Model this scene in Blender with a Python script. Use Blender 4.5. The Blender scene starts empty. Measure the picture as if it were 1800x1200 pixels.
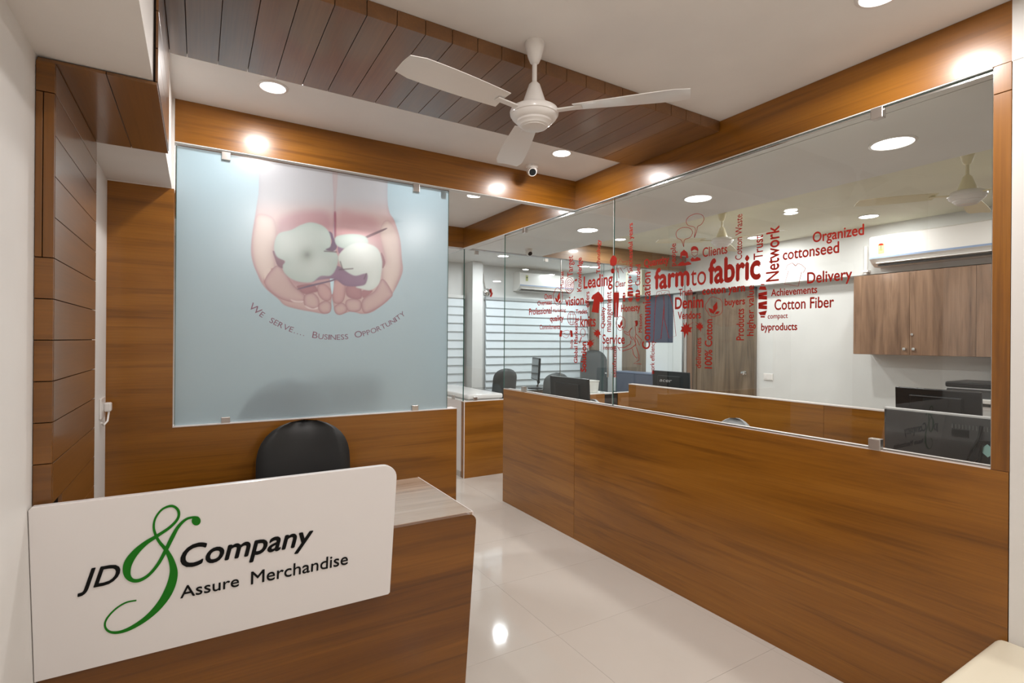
import bpy, bmesh, math, random
import numpy as np
from mathutils import Vector, Matrix
random.seed(7)
rng = np.random.RandomState(3)
SC = bpy.context.scene
COL = SC.collection
PI = math.pi

# ---------------------------------------------------------------- camera
F, YAW, PIT, ROL, CX, CY, H = 914.026, .5400986, .000528, .0076666, 896.19, 598.35, 1.44
def cam_axes():
    cy, sy, cp, sp, cr, sr = math.cos(YAW), math.sin(YAW), math.cos(PIT), math.sin(PIT), math.cos(ROL), math.sin(ROL)
    f = np.array([sy*cp, cy*cp, sp]); rt = np.array([cy, -sy, 0.0]); up = np.cross(rt, f)
    return cr*rt + sr*up, -sr*rt + cr*up, f
RT, UP, FW = cam_axes()
cam = bpy.data.cameras.new('camera')
cam.sensor_width = 36; cam.lens = F/1800*36
cam.shift_x = (900-CX)/1800; cam.shift_y = -(600-CY)/1800
cam.clip_start = .02
co = bpy.data.objects.new('camera', cam); COL.objects.link(co)
mw = Matrix.Identity(4)
for i in range(3):
    mw[i][0] = RT[i]; mw[i][1] = UP[i]; mw[i][2] = -FW[i]
mw[2][3] = H
co.matrix_world = mw
SC.camera = co

# ---------------------------------------------------------------- world, exposure
w = bpy.data.worlds.new('world'); SC.world = w; w.use_nodes = True
w.node_tree.nodes['Background'].inputs[0].default_value = (.9, .95, 1, 1)
w.node_tree.nodes['Background'].inputs[1].default_value = .25
SC.view_settings.view_transform = 'Standard'
SC.view_settings.look = 'None'
SC.view_settings.gamma = 1
SC.view_settings.exposure = -0.66
SC.cycles.max_bounces = 14
SC.cycles.diffuse_bounces = 7
SC.cycles.transparent_max_bounces = 24
SC.cycles.use_denoising = True
SC.cycles.sample_clamp_indirect = 6

# ---------------------------------------------------------------- lamps (each sits in its own fitting, see downlight())
CZ, SZ = 2.61, 2.40         # ceiling height, lower soffit height
WARM = (1.0, .965, .945)
COOL = (.93, .97, 1.0)
SOFT = (1.0, .985, .965)
#   x, y, z, radius, watts, colour, label
LIGHTS = [
 (.29, 2.64, CZ, .055, 13, WARM, 'small round ceiling light left of the fan, by the panelled ceiling strip', 1),
 (1.93, 2.61, CZ, .055, 13, WARM, 'small round ceiling light to the right of the fan, beside the security camera', 1),
 (1.95, .86, CZ, .06, 17, WARM, 'round ceiling light just above the top edge of view', 1),
 (.55, .80, CZ, .06, 17, WARM, 'added unseen ceiling light above the reception desk front', 0),  # this and the two behind the viewer are invented for even room light
 (1.95, -.9, CZ, .06, 17, WARM, 'added unseen ceiling light behind the viewer on the right', 0),
 (.55, -.9, CZ, .06, 17, WARM, 'added unseen ceiling light behind the viewer on the left', 0),
 (2.84, 1.194, SZ, .085, 13, SOFT, 'largest round light in the soffit behind the clear glass', 1),
 (2.85, 2.329, SZ, .085, 13, SOFT, 'round soffit light above the two speech bubbles on the glass', 1),
 (2.87, 3.498, SZ, .085, 13, SOFT, 'round soffit light farthest left behind the clear glass', 1),
 (5.28, 2.408, CZ, .075, 13, SOFT, 'round light in the inner ceiling above the word Organized', 1),
 (5.30, 3.558, CZ, .075, 22, SOFT, 'round light in the inner ceiling above the vertical word Trust', 1),
 (4.13, 4.45, CZ, .06, 24, SOFT, 'round light in the inner ceiling next to the wooden header', 1),
 (4.565, 2.716, CZ, .055, 20, SOFT, 'smallest round light in the inner ceiling, between Network and cottonseed', 1),
 (5.0, 1.0, CZ, .075, 22, SOFT, 'round inner ceiling light hidden behind the wooden post', 0),
 (3.6, 6.2, CZ, .075, 26, COOL, 'round ceiling light in the far cabin near its glass corner', 1),
 (5.15, 6.35, CZ, .075, 26, COOL, 'round ceiling light in the far cabin near the air conditioner', 1),
 (4.35, 5.5, CZ, .075, 18, COOL, 'round ceiling light in the far cabin just past the header', 1),
 (.15, 3.42, CZ, .07, 22, COOL, 'added unseen ceiling light behind the frosted glass on the left', 0),  # this pair is added out of sight to light the film from behind
 (1.15, 3.42, CZ, .07, 18, COOL, 'added unseen ceiling light behind the frosted glass on the right', 0),
 (1.9, 3.75, CZ, .055, 8, WARM, 'round ceiling light in the passage past the reception', 0),
 (1.4, 6.1, CZ, .07, 12, SOFT, 'round ceiling light at the end of the passage', 0),
]

# ---------------------------------------------------------------- helpers
def raydir(px, py):
    return RT*((px-CX)/F) + UP*(-(py-CY)/F) + FW
def at(px, py, **k):
    """real-world point where the line of sight meets the plane X=, Y= or Z="""
    a, v = list(k.items())[0]; i = 'XYZ'.index(a); d = raydir(px, py); o = np.array([0, 0, H])
    return o + (v-o[i])/d[i]*d
def project(P):
    d = np.asarray(P) - np.array([0, 0, H]); z = d@FW
    return CX + F*(d@RT)/z, CY - F*(d@UP)/z

def mat(name, col, rough=.5, metal=0, spec=.5, emit=None, coat=0):
    m = bpy.data.materials.new(name); m.use_nodes = True
    b = m.node_tree.nodes['Principled BSDF']
    b.inputs['Base Color'].default_value = (*col, 1)
    b.inputs['Roughness'].default_value = rough
    b.inputs['Metallic'].default_value = metal
    b.inputs['Specular IOR Level'].default_value = spec
    b.inputs['Coat Weight'].default_value = coat
    b.inputs['Coat Roughness'].default_value = .06
    if emit:
        b.inputs['Emission Color'].default_value = (*emit[0], 1)
        b.inputs['Emission Strength'].default_value = emit[1]
    return m
def nodes(m): return m.node_tree.nodes, m.node_tree.links, m.node_tree.nodes['Principled BSDF']

def paint(name, col, rough=.55, bump=.02, spec=.4):
    m = mat(name, col, rough, spec=spec); N, L, b = nodes(m)
    tc = N.new('ShaderNodeTexCoord'); n = N.new('ShaderNodeTexNoise'); n.inputs['Scale'].default_value = 3; n.inputs['Detail'].default_value = 4
    L.new(tc.outputs['Object'], n.inputs['Vector'])
    r = N.new('ShaderNodeValToRGB'); c = np.array(col)
    r.color_ramp.elements[0].position = .3; r.color_ramp.elements[0].color = (*(c*.96), 1)
    r.color_ramp.elements[1].position = .7; r.color_ramp.elements[1].color = (*np.minimum(c*1.03, 1), 1)
    L.new(n.outputs['Fac'], r.inputs['Fac']); L.new(r.outputs['Color'], b.inputs['Base Color'])
    n2 = N.new('ShaderNodeTexNoise'); n2.inputs['Scale'].default_value = 160
    L.new(tc.outputs['Object'], n2.inputs['Vector'])
    bp = N.new('ShaderNodeBump'); bp.inputs['Strength'].default_value = bump; bp.inputs['Distance'].default_value = .01
    L.new(n2.outputs['Fac'], bp.inputs['Height']); L.new(bp.outputs['Normal'], b.inputs['Normal'])
    return m

def wood(name, axis, dark, mid, light, rough=.3, scale=1.0, coat=.22, contrast=1.0, streak=.5, bump=.04):
    """laminate with grain running along the given axis (0 x, 1 y, 2 z)"""
    m = mat(name, mid, rough, coat=coat); N, L, b = nodes(m)
    b.inputs['Coat Roughness'].default_value = .12
    tc = N.new('ShaderNodeTexCoord'); oi = N.new('ShaderNodeObjectInfo')
    ad = N.new('ShaderNodeVectorMath'); ad.operation = 'MULTIPLY_ADD'
    ad.inputs[1].default_value = (1, 1, 1)
    sc = N.new('ShaderNodeVectorMath'); sc.operation = 'SCALE'; sc.inputs['Scale'].default_value = 9
    cb = N.new('ShaderNodeCombineXYZ')
    for i in range(3): L.new(oi.outputs['Random'], cb.inputs[i])
    L.new(cb.outputs[0], sc.inputs[0]); L.new(tc.outputs['Object'], ad.inputs[0]); L.new(sc.outputs[0], ad.inputs[2])
    def noise(along, across, detail, dist=0):
        mp = N.new('ShaderNodeMapping'); s = [across*scale]*3; s[axis] = along*scale
        mp.inputs['Scale'].default_value = s
        n = N.new('ShaderNodeTexNoise'); n.inputs['Scale'].default_value = 1; n.inputs['Detail'].default_value = detail
        n.inputs['Distortion'].default_value = dist; n.inputs['Roughness'].default_value = .6
        L.new(ad.outputs[0], mp.inputs['Vector']); L.new(mp.outputs[0], n.inputs['Vector']); return n
    a = noise(.6, 6, 5, .8); f = noise(2.2, 150, 3); st = noise(.8, 22, 6, .4)
    r = N.new('ShaderNodeValToRGB'); e = r.color_ramp.elements
    e[0].position = .5-.2*contrast; e[0].color = (*dark, 1); e[1].position = .5+.2*contrast; e[1].color = (*light, 1)
    k = e.new(.5); k.color = (*mid, 1)
    L.new(a.outputs['Fac'], r.inputs['Fac'])
    r2 = N.new('ShaderNodeValToRGB'); e = r2.color_ramp.elements
    e[0].position = .36; e[0].color = (1-.5*streak, 1-.55*streak, 1-.6*streak, 1); e[1].position = .455; e[1].color = (1, 1, 1, 1)
    L.new(st.outputs['Fac'], r2.inputs['Fac'])
    r3 = N.new('ShaderNodeValToRGB'); e = r3.color_ramp.elements
    e[0].position = .3; e[0].color = (.86, .86, .86, 1); e[1].position = .7; e[1].color = (1.06, 1.06, 1.06, 1)
    L.new(f.outputs['Fac'], r3.inputs['Fac'])
    def mul(x, y):
        q = N.new('ShaderNodeMix'); q.data_type = 'RGBA'; q.blend_type = 'MULTIPLY'; q.inputs[0].default_value = 1
        L.new(x, q.inputs[6]); L.new(y, q.inputs[7]); return q.outputs[2]
    L.new(mul(mul(r.outputs[0], r2.outputs[0]), r3.outputs[0]), b.inputs['Base Color'])
    bp = N.new('ShaderNodeBump'); bp.inputs['Strength'].default_value = bump; bp.inputs['Distance'].default_value = .002
    L.new(f.outputs['Fac'], bp.inputs['Height']); L.new(bp.outputs['Normal'], b.inputs['Normal'])
    return m

W_D, W_M, W_L = (.185, .066, .005), (.262, .097, .008), (.32, .126, .015)
WX = wood('laminate_grain_x', 0, W_D, W_M, W_L)
WY = wood('laminate_grain_y', 1, W_D, W_M, W_L)
WZ = wood('laminate_grain_z', 2, W_D, W_M, W_L)
K_D, K_M, K_L = (.15, .062, .016), (.18, .076, .020), (.215, .094, .027)
PYM = wood('plank_grain_y', 1, K_D, K_M, K_L, rough=.3, coat=.55, streak=.12, bump=0)
PXM = wood('plank_grain_x', 0, (.125, .044, .004), (.175, .064, .006), (.22, .083, .01))
PZM = wood('plank_grain_z', 2, (.125, .044, .004), (.175, .064, .006), (.22, .083, .01))
DX = wood('desk_grain_x', 0, (.13, .042, .002), (.19, .066, .003), (.26, .095, .007), contrast=1.1, coat=.1)
CABZ = wood('cabinet_grain_z', 2, (.15, .085, .052), (.25, .145, .088), (.33, .20, .125), rough=.35, coat=.2, scale=1.6)
DOORZ = wood('door_grain_z', 2, (.10, .066, .040), (.17, .118, .073), (.24, .172, .11), rough=.3, coat=.4, scale=1.3)
HDRX = wood('header_grain_x', 0, (.16, .08, .03), (.22, .115, .045), (.28, .15, .06), rough=.4)
WHITE = paint('white_wall_paint', (.74, .72, .69))
CEIL = paint('ceiling_paint', (.79, .76, .725), rough=.7)
CREAM = paint('inner_wall_paint', (.68, .68, .665))
GREYSOF = paint('soffit_paint', (.76, .76, .74), rough=.6)
SOLID = mat('white_solid_surface', (.78, .75, .74), .25, coat=.3)
LEDGE = mat('ledge_strip', (.72, .66, .63), .3)
DARKGAP = mat('groove_dark', (.02, .012, .008), .8)
STEEL = mat('brushed_steel', (.62, .58, .55), .28, metal=1)
CHROME = mat('chrome', (.8, .8, .8), .12, metal=1)
BLACKP = mat('black_plastic', (.006, .008, .009), .35, spec=.3)
DGREY = mat('dark_grey_plastic', (.045, .048, .05), .35)
LEATH = mat('black_leather', (.012, .013, .014), .38)
MESHG = mat('grey_chair_fabric', (.055, .065, .07), .8)
WPLAST = mat('white_plastic', (.78, .75, .72), .3, coat=.3)
CREAMP = mat('cream_enamel', (.80, .74, .52), .35, coat=.3)
NAVY = mat('navy_laminate', (.035, .045, .085), .35)
BLUEG = mat('blue_grey_fabric', (.07, .085, .13), .7)
BLUEC = mat('pale_blue_strip', (.26, .34, .5), .4)
RED = mat('red_vinyl', (.31, .011, .003), .55, spec=.2)
GREEN = mat('green_acrylic', (.006, .17, .004), .45, spec=.25)
BLACKL = mat('black_acrylic', (.004, .004, .004), .5, spec=.15)
PURPLE = mat('mauve_print', (.25, .13, .18), .4)
GREYT = mat('grey_lettering', (.45, .46, .46), .4)
TEAL = mat('pale_teal_sticker', (.30, .52, .49), .5)
YLAB = mat('energy_label_yellow', (.50, .50, .17), .5)
BLINDM = mat('blind_fabric', (.70, .76, .80), .75)
BENCHM = mat('cream_leatherette', (.72, .66, .52), .4)
EDGEG = mat('glass_edge', (.035, .10, .085), .15)
COUNTER = wood('glossy_counter', 0, (.33, .24, .17), (.44, .33, .25), (.52, .41, .32), rough=.16, coat=1)

# thin clear glass: fresnel mix of see-through and mirror, both sides of the slab
def glass(name, tint, ior=1.45):
    m = bpy.data.materials.new(name); m.use_nodes = True
    N, L = m.node_tree.nodes, m.node_tree.links; N.clear()
    o = N.new('ShaderNodeOutputMaterial'); t = N.new('ShaderNodeBsdfTransparent'); g = N.new('ShaderNodeBsdfGlossy')
    t.inputs[0].default_value = (*tint, 1); g.inputs['Roughness'].default_value = .0; g.inputs[0].default_value = (1, 1, 1, 1)
    fr = N.new('ShaderNodeFresnel'); fr.inputs[0].default_value = ior
    ge = N.new('ShaderNodeNewGeometry'); sb_ = N.new('ShaderNodeMath'); sb_.operation = 'SUBTRACT'; sb_.inputs[0].default_value = 1
    ml = N.new('ShaderNodeMath'); ml.operation = 'MULTIPLY'
    L.new(ge.outputs['Backfacing'], sb_.inputs[1]); L.new(sb_.outputs[0], ml.inputs[0]); L.new(fr.outputs[0], ml.inputs[1])
    mx = N.new('ShaderNodeMixShader'); L.new(ml.outputs[0], mx.inputs[0]); L.new(t.outputs[0], mx.inputs[1]); L.new(g.outputs[0], mx.inputs[2])
    L.new(mx.outputs[0], o.inputs[0]); return m
GLASS = glass('clear_glass', (.975, .99, .985), 1.6)

# floor: glossy vitrified tiles (each tile a mesh, see below)
TILE = mat('vitrified_tile', (.62, .57, .50), .06, spec=.7)
N, L, b = nodes(TILE)
tc = N.new('ShaderNodeTexCoord'); n1 = N.new('ShaderNodeTexNoise'); n1.inputs['Scale'].default_value = 2.2; n1.inputs['Detail'].default_value = 3
r = N.new('ShaderNodeValToRGB'); r.color_ramp.elements[0].color = (.55, .50, .445, 1); r.color_ramp.elements[1].color = (.60, .55, .50, 1)
L.new(tc.outputs['Object'], n1.inputs['Vector']); L.new(n1.outputs['Fac'], r.inputs['Fac']); L.new(r.outputs[0], b.inputs['Base Color'])
GROUT = mat('tile_grout', (.36, .32, .28), .7)

class MB:
    """collects shapes, links them as one mesh object"""
    def __init__(s): s.bm = bmesh.new()
    def box(s, x0, x1, y0, y1, z0, z1, bev=0, seg=2, mi=0):
        g = bmesh.ops.create_cube(s.bm, size=1)['verts']
        for v in g:
            v.co = ((x0+x1)/2 + v.co.x*(x1-x0), (y0+y1)/2 + v.co.y*(y1-y0), (z0+z1)/2 + v.co.z*(z1-z0))
        fs = {f for v in g for f in v.link_faces}
        for f in fs: f.material_index = mi
        if bev:
            es = list({e for v in g for e in v.link_edges})
            bmesh.ops.bevel(s.bm, geom=es, offset=bev, segments=seg, affect='EDGES', profile=.5)
        return s
    def cyl(s, a, b, r0, r1=None, n=20, caps=True):
        a, b = Vector(a), Vector(b); d = b-a; r1 = r0 if r1 is None else r1
        q = d.to_track_quat('Z', 'Y').to_matrix().to_4x4()
        bmesh.ops.create_cone(s.bm, cap_ends=caps, segments=n, radius1=r0, radius2=r1, depth=d.length,
                              matrix=Matrix.Translation((a+b)/2) @ q)
        return s
    def lathe(s, prof, c=(0, 0, 0), n=40, axis='Z'):
        rings = []
        for r, z in prof:
            rr = max(r, 1e-4)
            ring = []
            for k in range(n):
                t = 2*PI*k/n
                p = (rr*math.cos(t), rr*math.sin(t), z)
                if axis == 'Y': p = (p[0], p[2], p[1])
                if axis == 'X': p = (p[2], p[0], p[1])
                ring.append(s.bm.verts.new((p[0]+c[0], p[1]+c[1], p[2]+c[2])))
            rings.append(ring)
        for i in range(len(rings)-1):
            for k in range(n):
                s.bm.faces.new((rings[i][k], rings[i][(k+1) % n], rings[i+1][(k+1) % n], rings[i+1][k]))
        s.bm.faces.new(rings[0][::-1]); s.bm.faces.new(rings[-1])
        return s
    def tube(s, pts, r, n=8):
        pts = [Vector(p) for p in pts]; rings = []
        rr = r if isinstance(r, (list, tuple)) else [r]*len(pts)
        for i, p in enumerate(pts):
            d = (pts[min(i+1, len(pts)-1)] - pts[max(i-1, 0)]).normalized()
            q = d.to_track_quat('Z', 'Y')
            rings.append([s.bm.verts.new(p + q @ Vector((rr[i]*math.cos(2*PI*k/n), rr[i]*math.sin(2*PI*k/n), 0))) for k in range(n)])
        for i in range(len(rings)-1):
            for k in range(n):
                s.bm.faces.new((rings[i][k], rings[i][(k+1) % n], rings[i+1][(k+1) % n], rings[i+1][k]))
        s.bm.faces.new(rings[0][::-1]); s.bm.faces.new(rings[-1]); return s
    def prism(s, pts, d):
        """polygon (3d points) extruded by vector d"""
        a = [s.bm.verts.new(p) for p in pts]; d = Vector(d)
        bq = [s.bm.verts.new(Vector(p)+d) for p in pts]; n = len(a)
        s.bm.faces.new(a[::-1]); s.bm.faces.new(bq)
        for i in range(n): s.bm.faces.new((a[i], a[(i+1) % n], bq[(i+1) % n], bq[i]))
        return s
    def build(s, name, m, parent=None, smooth=False):
        bmesh.ops.recalc_face_normals(s.bm, faces=s.bm.faces)
        me = bpy.data.meshes.new(name); s.bm.to_mesh(me); s.bm.free()
        return link(name, me, m, parent, smooth)

def link(name, me, m, parent=None, smooth=False):
    for x in (m if isinstance(m, (list, tuple)) else [m]): me.materials.append(x)
    if smooth:
        me.polygons.foreach_set('use_smooth', [True]*len(me.polygons))
        try: me.set_sharp_from_angle(angle=math.radians(40))
        except Exception: pass
    o = bpy.data.objects.new(name, me); COL.objects.link(o)
    if parent is not None: o.parent = parent
    return o
def thing(name, label, cat, loc=(0, 0, 0), rz=0, group=None):
    o = bpy.data.objects.new(name, None); COL.objects.link(o)
    o.location = loc; o.rotation_euler = (0, 0, rz); o.empty_display_size = .1
    return tag(o, label, cat, group)
def tag(o, label=None, cat=None, group=None, kind=None):
    if label: o['label'] = label
    if cat: o['category'] = cat
    if group: o['group'] = group
    if kind: o['kind'] = kind
    return o
def struct(name, label, mb=None, m=None):
    if mb is None:
        o = bpy.data.objects.new(name, None); COL.objects.link(o)
    else: o = mb.build(name, m)
    o['kind'] = 'structure'; o['label'] = label
    return o
def part(name, m, parent, *boxes, bev=0, smooth=False, label=None):
    q = MB()
    for bx in boxes: q.box(*bx, bev=bev)
    o = q.build(name, m, parent, smooth)
    if label: o['label'] = label
    return o
def copy_tree(o, parent=None):
    c = o.copy(); COL.objects.link(c); c.parent = parent
    for ch in list(o.children): copy_tree(ch, c)
    return c

# text -> flat mesh points, x from 0 to 1, cap height 1
_tc = {}
def text_geo(s, bold=0.0, shear=0.0, space=1.0):
    key = (s, bold, shear, space)
    if key in _tc: return _tc[key]
    def raw(t):
        cu = bpy.data.curves.new('t', 'FONT'); cu.body = t; cu.size = 1; cu.shear = shear
        cu.space_character = space; cu.resolution_u = 4; cu.fill_mode = 'BOTH'
        ob = bpy.data.objects.new('t', cu); COL.objects.link(ob)
        bpy.context.view_layer.update()
        me = bpy.data.meshes.new_from_object(ob.evaluated_get(bpy.context.evaluated_depsgraph_get()))
        v = np.array([q.co[:] for q in me.vertices]).reshape(-1, 3); f = [tuple(p.vertices) for p in me.polygons]
        bpy.data.objects.remove(ob); bpy.data.curves.remove(cu); bpy.data.meshes.remove(me)
        return v, f
    global _capH
    if key[1:] not in _tc:
        hv, _ = raw('H'); _tc[key[1:]] = hv[:, 1].max()
    cap = _tc[key[1:]]
    v, f = raw(s)
    if bold > 0:      # heavier strokes: overlapping shifted copies
        n = len(v); vv, ff = [], []
        for k, (dx, dy) in enumerate(((bold, 0), (-bold, 0), (0, bold), (0, -bold))):
            vv.append(v + np.array((dx, dy, 0))); ff += [tuple(i+k*n for i in q) for q in f]
        v, f = np.vstack(vv), ff
    x0, x1 = v[:, 0].min(), v[:, 0].max()
    aspect = (x1-x0)/cap
    lay = (np.arange(len(v))//(len(v)//4))*1.2e-4 if bold > 0 else np.zeros(len(v))
    u = np.c_[(v[:, 0]-x0)/(x1-x0), v[:, 1]/cap, lay]
    _tc[key] = (u, f, aspect)
    return _tc[key]
def text_obj(name, s, S, Eend, U, m, parent, bold=0, shear=0, depth=0, space=1.0):
    """S baseline start, Eend baseline end, U vector of cap height (all 3d)"""
    u, f, _ = text_geo(s, bold, shear, space)
    S, Eend, U = map(np.array, (S, Eend, U))
    nz_ = np.cross(Eend-S, U); nz_ = nz_/np.linalg.norm(nz_)
    P = S + np.outer(u[:, 0], Eend-S) + np.outer(u[:, 1], U) + np.outer(u[:, 2], nz_)
    me = bpy.data.meshes.new(name)
    from mathutils.geometry import tessellate_polygon
    f2 = []
    for q_ in f:
        if len(q_) > 3:
            f2 += [tuple(q_[i] for i in t_) for t_ in tessellate_polygon([[Vector((u[i][0], u[i][1], 0)) for i in q_]])]
        else: f2.append(q_)
    f = f2
    if depth:
        nrm = np.cross(Eend-S, U); nrm = nrm/np.linalg.norm(nrm)
        bm = bmesh.new(); vs = [bm.verts.new(p) for p in P]
        for q in f:
            try: bm.faces.new([vs[i] for i in q])
            except ValueError: pass
        r_ = bmesh.ops.extrude_face_region(bm, geom=list(bm.faces))
        for v in r_['geom']:
            if isinstance(v, bmesh.types.BMVert): v.co += Vector(nrm*depth)
        bmesh.ops.recalc_face_normals(bm, faces=bm.faces)
        bm.to_mesh(me); bm.free()
    else:
        me.from_pydata([tuple(p) for p in P], [], f)
    return link(name, me, m, parent)

# ================================================================ SETTING
XL, XR, XF, YF, YB = -.365, 2.36, 5.9, 7.1, -1.9
# floor: a grout bed with separate tiles on it
fl = struct('floor', 'glossy cream vitrified tile floor', MB().box(XL-.1, XF+.1, YB-.1, YF+.1, -.06, -.004), GROUT)
tile_me = None
for i in range(-4, 8):
    for j in range(-7, 9):
        x0, y0 = 1.52 + .8*i, 2.058 + .6*j
        if x0 + .8 < XL or x0 > XF or y0 + .6 < YB or y0 > YF: continue
        g = .0005
        if tile_me is None:
            t = part('tile', TILE, fl, (g, .8-g, g, .6-g, -.004, 0)); tile_me = t.data
        else:
            t = bpy.data.objects.new('tile', tile_me); COL.objects.link(t); t.parent = fl
        t.location = (x0, y0, 0)

struct('ceiling', 'flat off-white painted ceiling', MB()
       .box(XL-.1, XR, YB-.1, YF+.1, CZ, CZ+.08)
       .box(XR, XF+.1, 4.94, YF+.1, CZ, CZ+.08), CEIL)
struct('ceiling_inner', 'slightly raised ceiling of the glazed room, yellow cove glow tinted into its white paint', MB().box(3.336, XF+.1, YB-.1, 4.94, CZ, CZ+.08), paint('inner_ceiling_glow_paint', (.74, .725, .60), rough=.7))  # yellow tint in the paint stands for the glow of a cove light
struct('ceiling_soffit', 'lower grey-white soffit behind the clear glass partition',
       MB().box(2.46, 3.335, YB-.1, 4.87, SZ, CZ+.08).box(XR, 2.46, YB-.1, .64, SZ, CZ+.08), GREYSOF)
struct('wall_left', 'white painted wall on the left', MB().box(XL-.1, XL, YB-.1, YF+.1, 0, CZ), WHITE)
struct('wall_behind', 'white painted wall behind the viewer', MB().box(XL, XF, YB-.1, YB, 0, CZ), WHITE)
struct('wall_end', 'white painted end wall of the cabin with the blinds', MB().box(XL-.1, XF+.1, YF, YF+.1, 0, CZ), CREAM)
struct('wall_inner', 'white painted inner wall with the overhead cabinet', MB().box(XF, XF+.1, YB-.1, YF+.1, 0, CZ), CREAM)
struct('wall_right', 'white painted wall strip at the right edge, right of the wooden post',
       MB().box(XR, XR+.1, YB, .638, 0, SZ).box(XR, XR-.002, YB, .638, SZ, CZ), WHITE)
struct('trim_1', 'white boxed bulkhead running along the inner wall above the door', MB().box(5.75, XF, YB, YF, 2.13, CZ), CREAM)
struct('trim_2', 'white boxed bulkhead along the left wall above the reception desk',
       MB().box(XL, -.115, YB, 3.0195, 2.172, CZ).box(XL, -.1045, 3.0195, 3.105, 2.1685, CZ), CEIL)

# ---- partition wall behind reception (grain along x)
wb = struct('wall_back', 'low wooden wall behind the reception chair with a tall side panel', MB()
       .box(-.36, 1.418, 3.035, 3.10, 0, 1.0), DARKGAP)
MB().prism([(XL+.0002, 3.02, 0), (1.42, 3.02, 0), (1.42, 3.02, 1.004), (-.105, 3.02, 1.004), (-.105, 3.02, 2.168), (XL+.0002, 3.02, 2.168)], (0, .085, 0)).build('panel', WX, wb)
part('ledge', LEDGE, wb, (-.104, 1.42, 3.019, 3.106, 1.004, 1.008))
# ---- beams
bm_ = struct('trim_3', 'wooden beam across the passage above the frosted glass', MB().box(-.100, XR-.002, 3.03, 3.075, 2.41, CZ-.001), DARKGAP)
part('fascia', WX, bm_, (-.104, XR+.001, 3.02, 3.08, 2.402, CZ-.0005), bev=.001)
part('underside', GREYSOF, bm_, (-.104, XR+.001, 3.021, 3.079, 2.398, 2.402))
bm_ = struct('trim_4', 'long wooden beam above the clear glass partition', MB().box(XR+.005, 2.44, .65, 4.90, 2.42, CZ-.001), DARKGAP)
part('fascia', WY, bm_, (XR, 2.45, .639, 4.98, 2.402, CZ-.0005), bev=.001)
part('underside', GREYSOF, bm_, (XR+.001, 2.449, .69, 4.979, 2.398, 2.402))
bm_ = struct('trim_5', 'wooden header above the glass of the far cabin', MB().box(XL, XF, 4.90, 4.96, 2.42, CZ-.001), DARKGAP)
part('fascia', WX, bm_, (XL, XR-.001, 4.885, 4.975, 2.402, CZ-.0005))
part('fascia', HDRX, bm_, (2.451, XF-.16, 4.885, 4.975, 2.402, CZ-.0005))
# ---- right low wall
wr = struct('wall_right_low', 'long low wooden wall under the clear glass on the right', MB().box(XR+.01, 2.42, .65, 4.03, 0, 1.0), DARKGAP)
part('panel', WY, wr, (XR, 2.43, .641, 3.007, 0, 1.007), bev=.001)
part('panel', WY, wr, (XR, 2.43, 3.0095, 4.042, 0, 1.007), bev=.001)
part('ledge', LEDGE, wr, (XR+.0005, 2.43, .688, 4.042, 1.007, 1.011))
part('channel', STEEL, wr, (2.3635, 2.3765, .688, 4.042, 1.011, 1.016))
po = struct('trim_6', 'tall wooden post at the right end of the clear glass', MB().box(XR+.004, 2.45, .645, .684, 1.01, 2.4), DARKGAP)
part('post', WZ, po, (XR-.001, 2.45, .6395, .687, 1.008, 2.303), bev=.001)
part('post_cap', WZ, po, (XR-.001, 2.45, .6395, .687, 2.3055, 2.401), bev=.001)
# ---- far cabin low wall
wf = struct('wall_far_low', 'lower wooden wall of the far cabin past the passage', MB().box(2.40, XF, 4.90, 4.95, 0, .78), DARKGAP)
part('panel', WX, wf, (2.385, 4.30, 4.89, 4.96, 0, .797), bev=.001)
part('panel', WX, wf, (4.52, XF, 4.89, 4.96, 0, .797), bev=.001)
part('side_panel', LEDGE, wf, (2.383, 2.45, 4.962, YF, .06, .797))
part('skirting', STEEL, wf, (2.382, 2.45, 4.962, YF, 0, .06))
part('corner_strip', LEDGE, wf, (2.3815, 2.388, 4.887, 4.893, 0, .797))
part('ledge', LEDGE, wf, (2.383, XF, 4.89, 4.96, .797, .802), (2.383, 2.45, 4.96, YF, .797, .802))
# ---- inner desk partition
wi = struct('wall_inner_low', 'low wooden desk partition inside the glazed room', MB().box(3.79, 3.83, -.2, 3.925, 0, 1.0), DARKGAP)
part('panel', WY, wi, (3.78, 3.84, -.21, 2.0, 0, 1.004), bev=.001)
part('panel', WY, wi, (3.78, 3.84, 2.002, 3.935, 0, 1.004), bev=.001)
part('ledge', LEDGE, wi, (3.779, 3.841, -.21, 3.936, 1.004, 1.012))

# ================================================================ wood cladding ribbon: column, bulkhead, ceiling
Y0, Y1 = 1.79, 2.43
cl = thing('wood_cladding', 'brown plank cladding climbing the left column, round the bulkhead and across the ceiling', 'panelling')
part('backing', DARKGAP, cl, (XL+.002, -.334, Y0+.008, Y1-.004, 1.003, 2.15), (XL+.002, -.334, 1.91, Y1-.004, .79, 1.003))
part('backing', DARKGAP, cl, (XL+.002, -.118, Y0+.008, Y1-.004, 2.1645, 2.1715))
part('backing', DARKGAP, cl, (-.1149, -.109, Y0+.008, Y1-.004, 2.174, 2.56), (-.1149, 2.357, Y0+.008, Y1-.004, 2.566, 2.606))
gz = [1.0025 + .1075*k for k in range(-2, 11)] + [2.158]
g = .0012
for a, b_ in zip(gz[:-1], gz[1:]):
    part('plank', PYM, cl, (-.334, -.325, Y0+.0005 if a > 1 else 1.90, Y1, a+g, b_-g), bev=.0006)
    if 1 < a and b_ < 1.66:
        part('plank', PXM, cl, (XL+.0015, -.326, Y0-.009, Y0, a+g, b_-g), bev=.0006)
part('plank', PZM, cl, (XL+.0015, -.3495, Y0-.009, Y0, 1.6475+g, 2.0775-g), bev=.0006)
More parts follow.
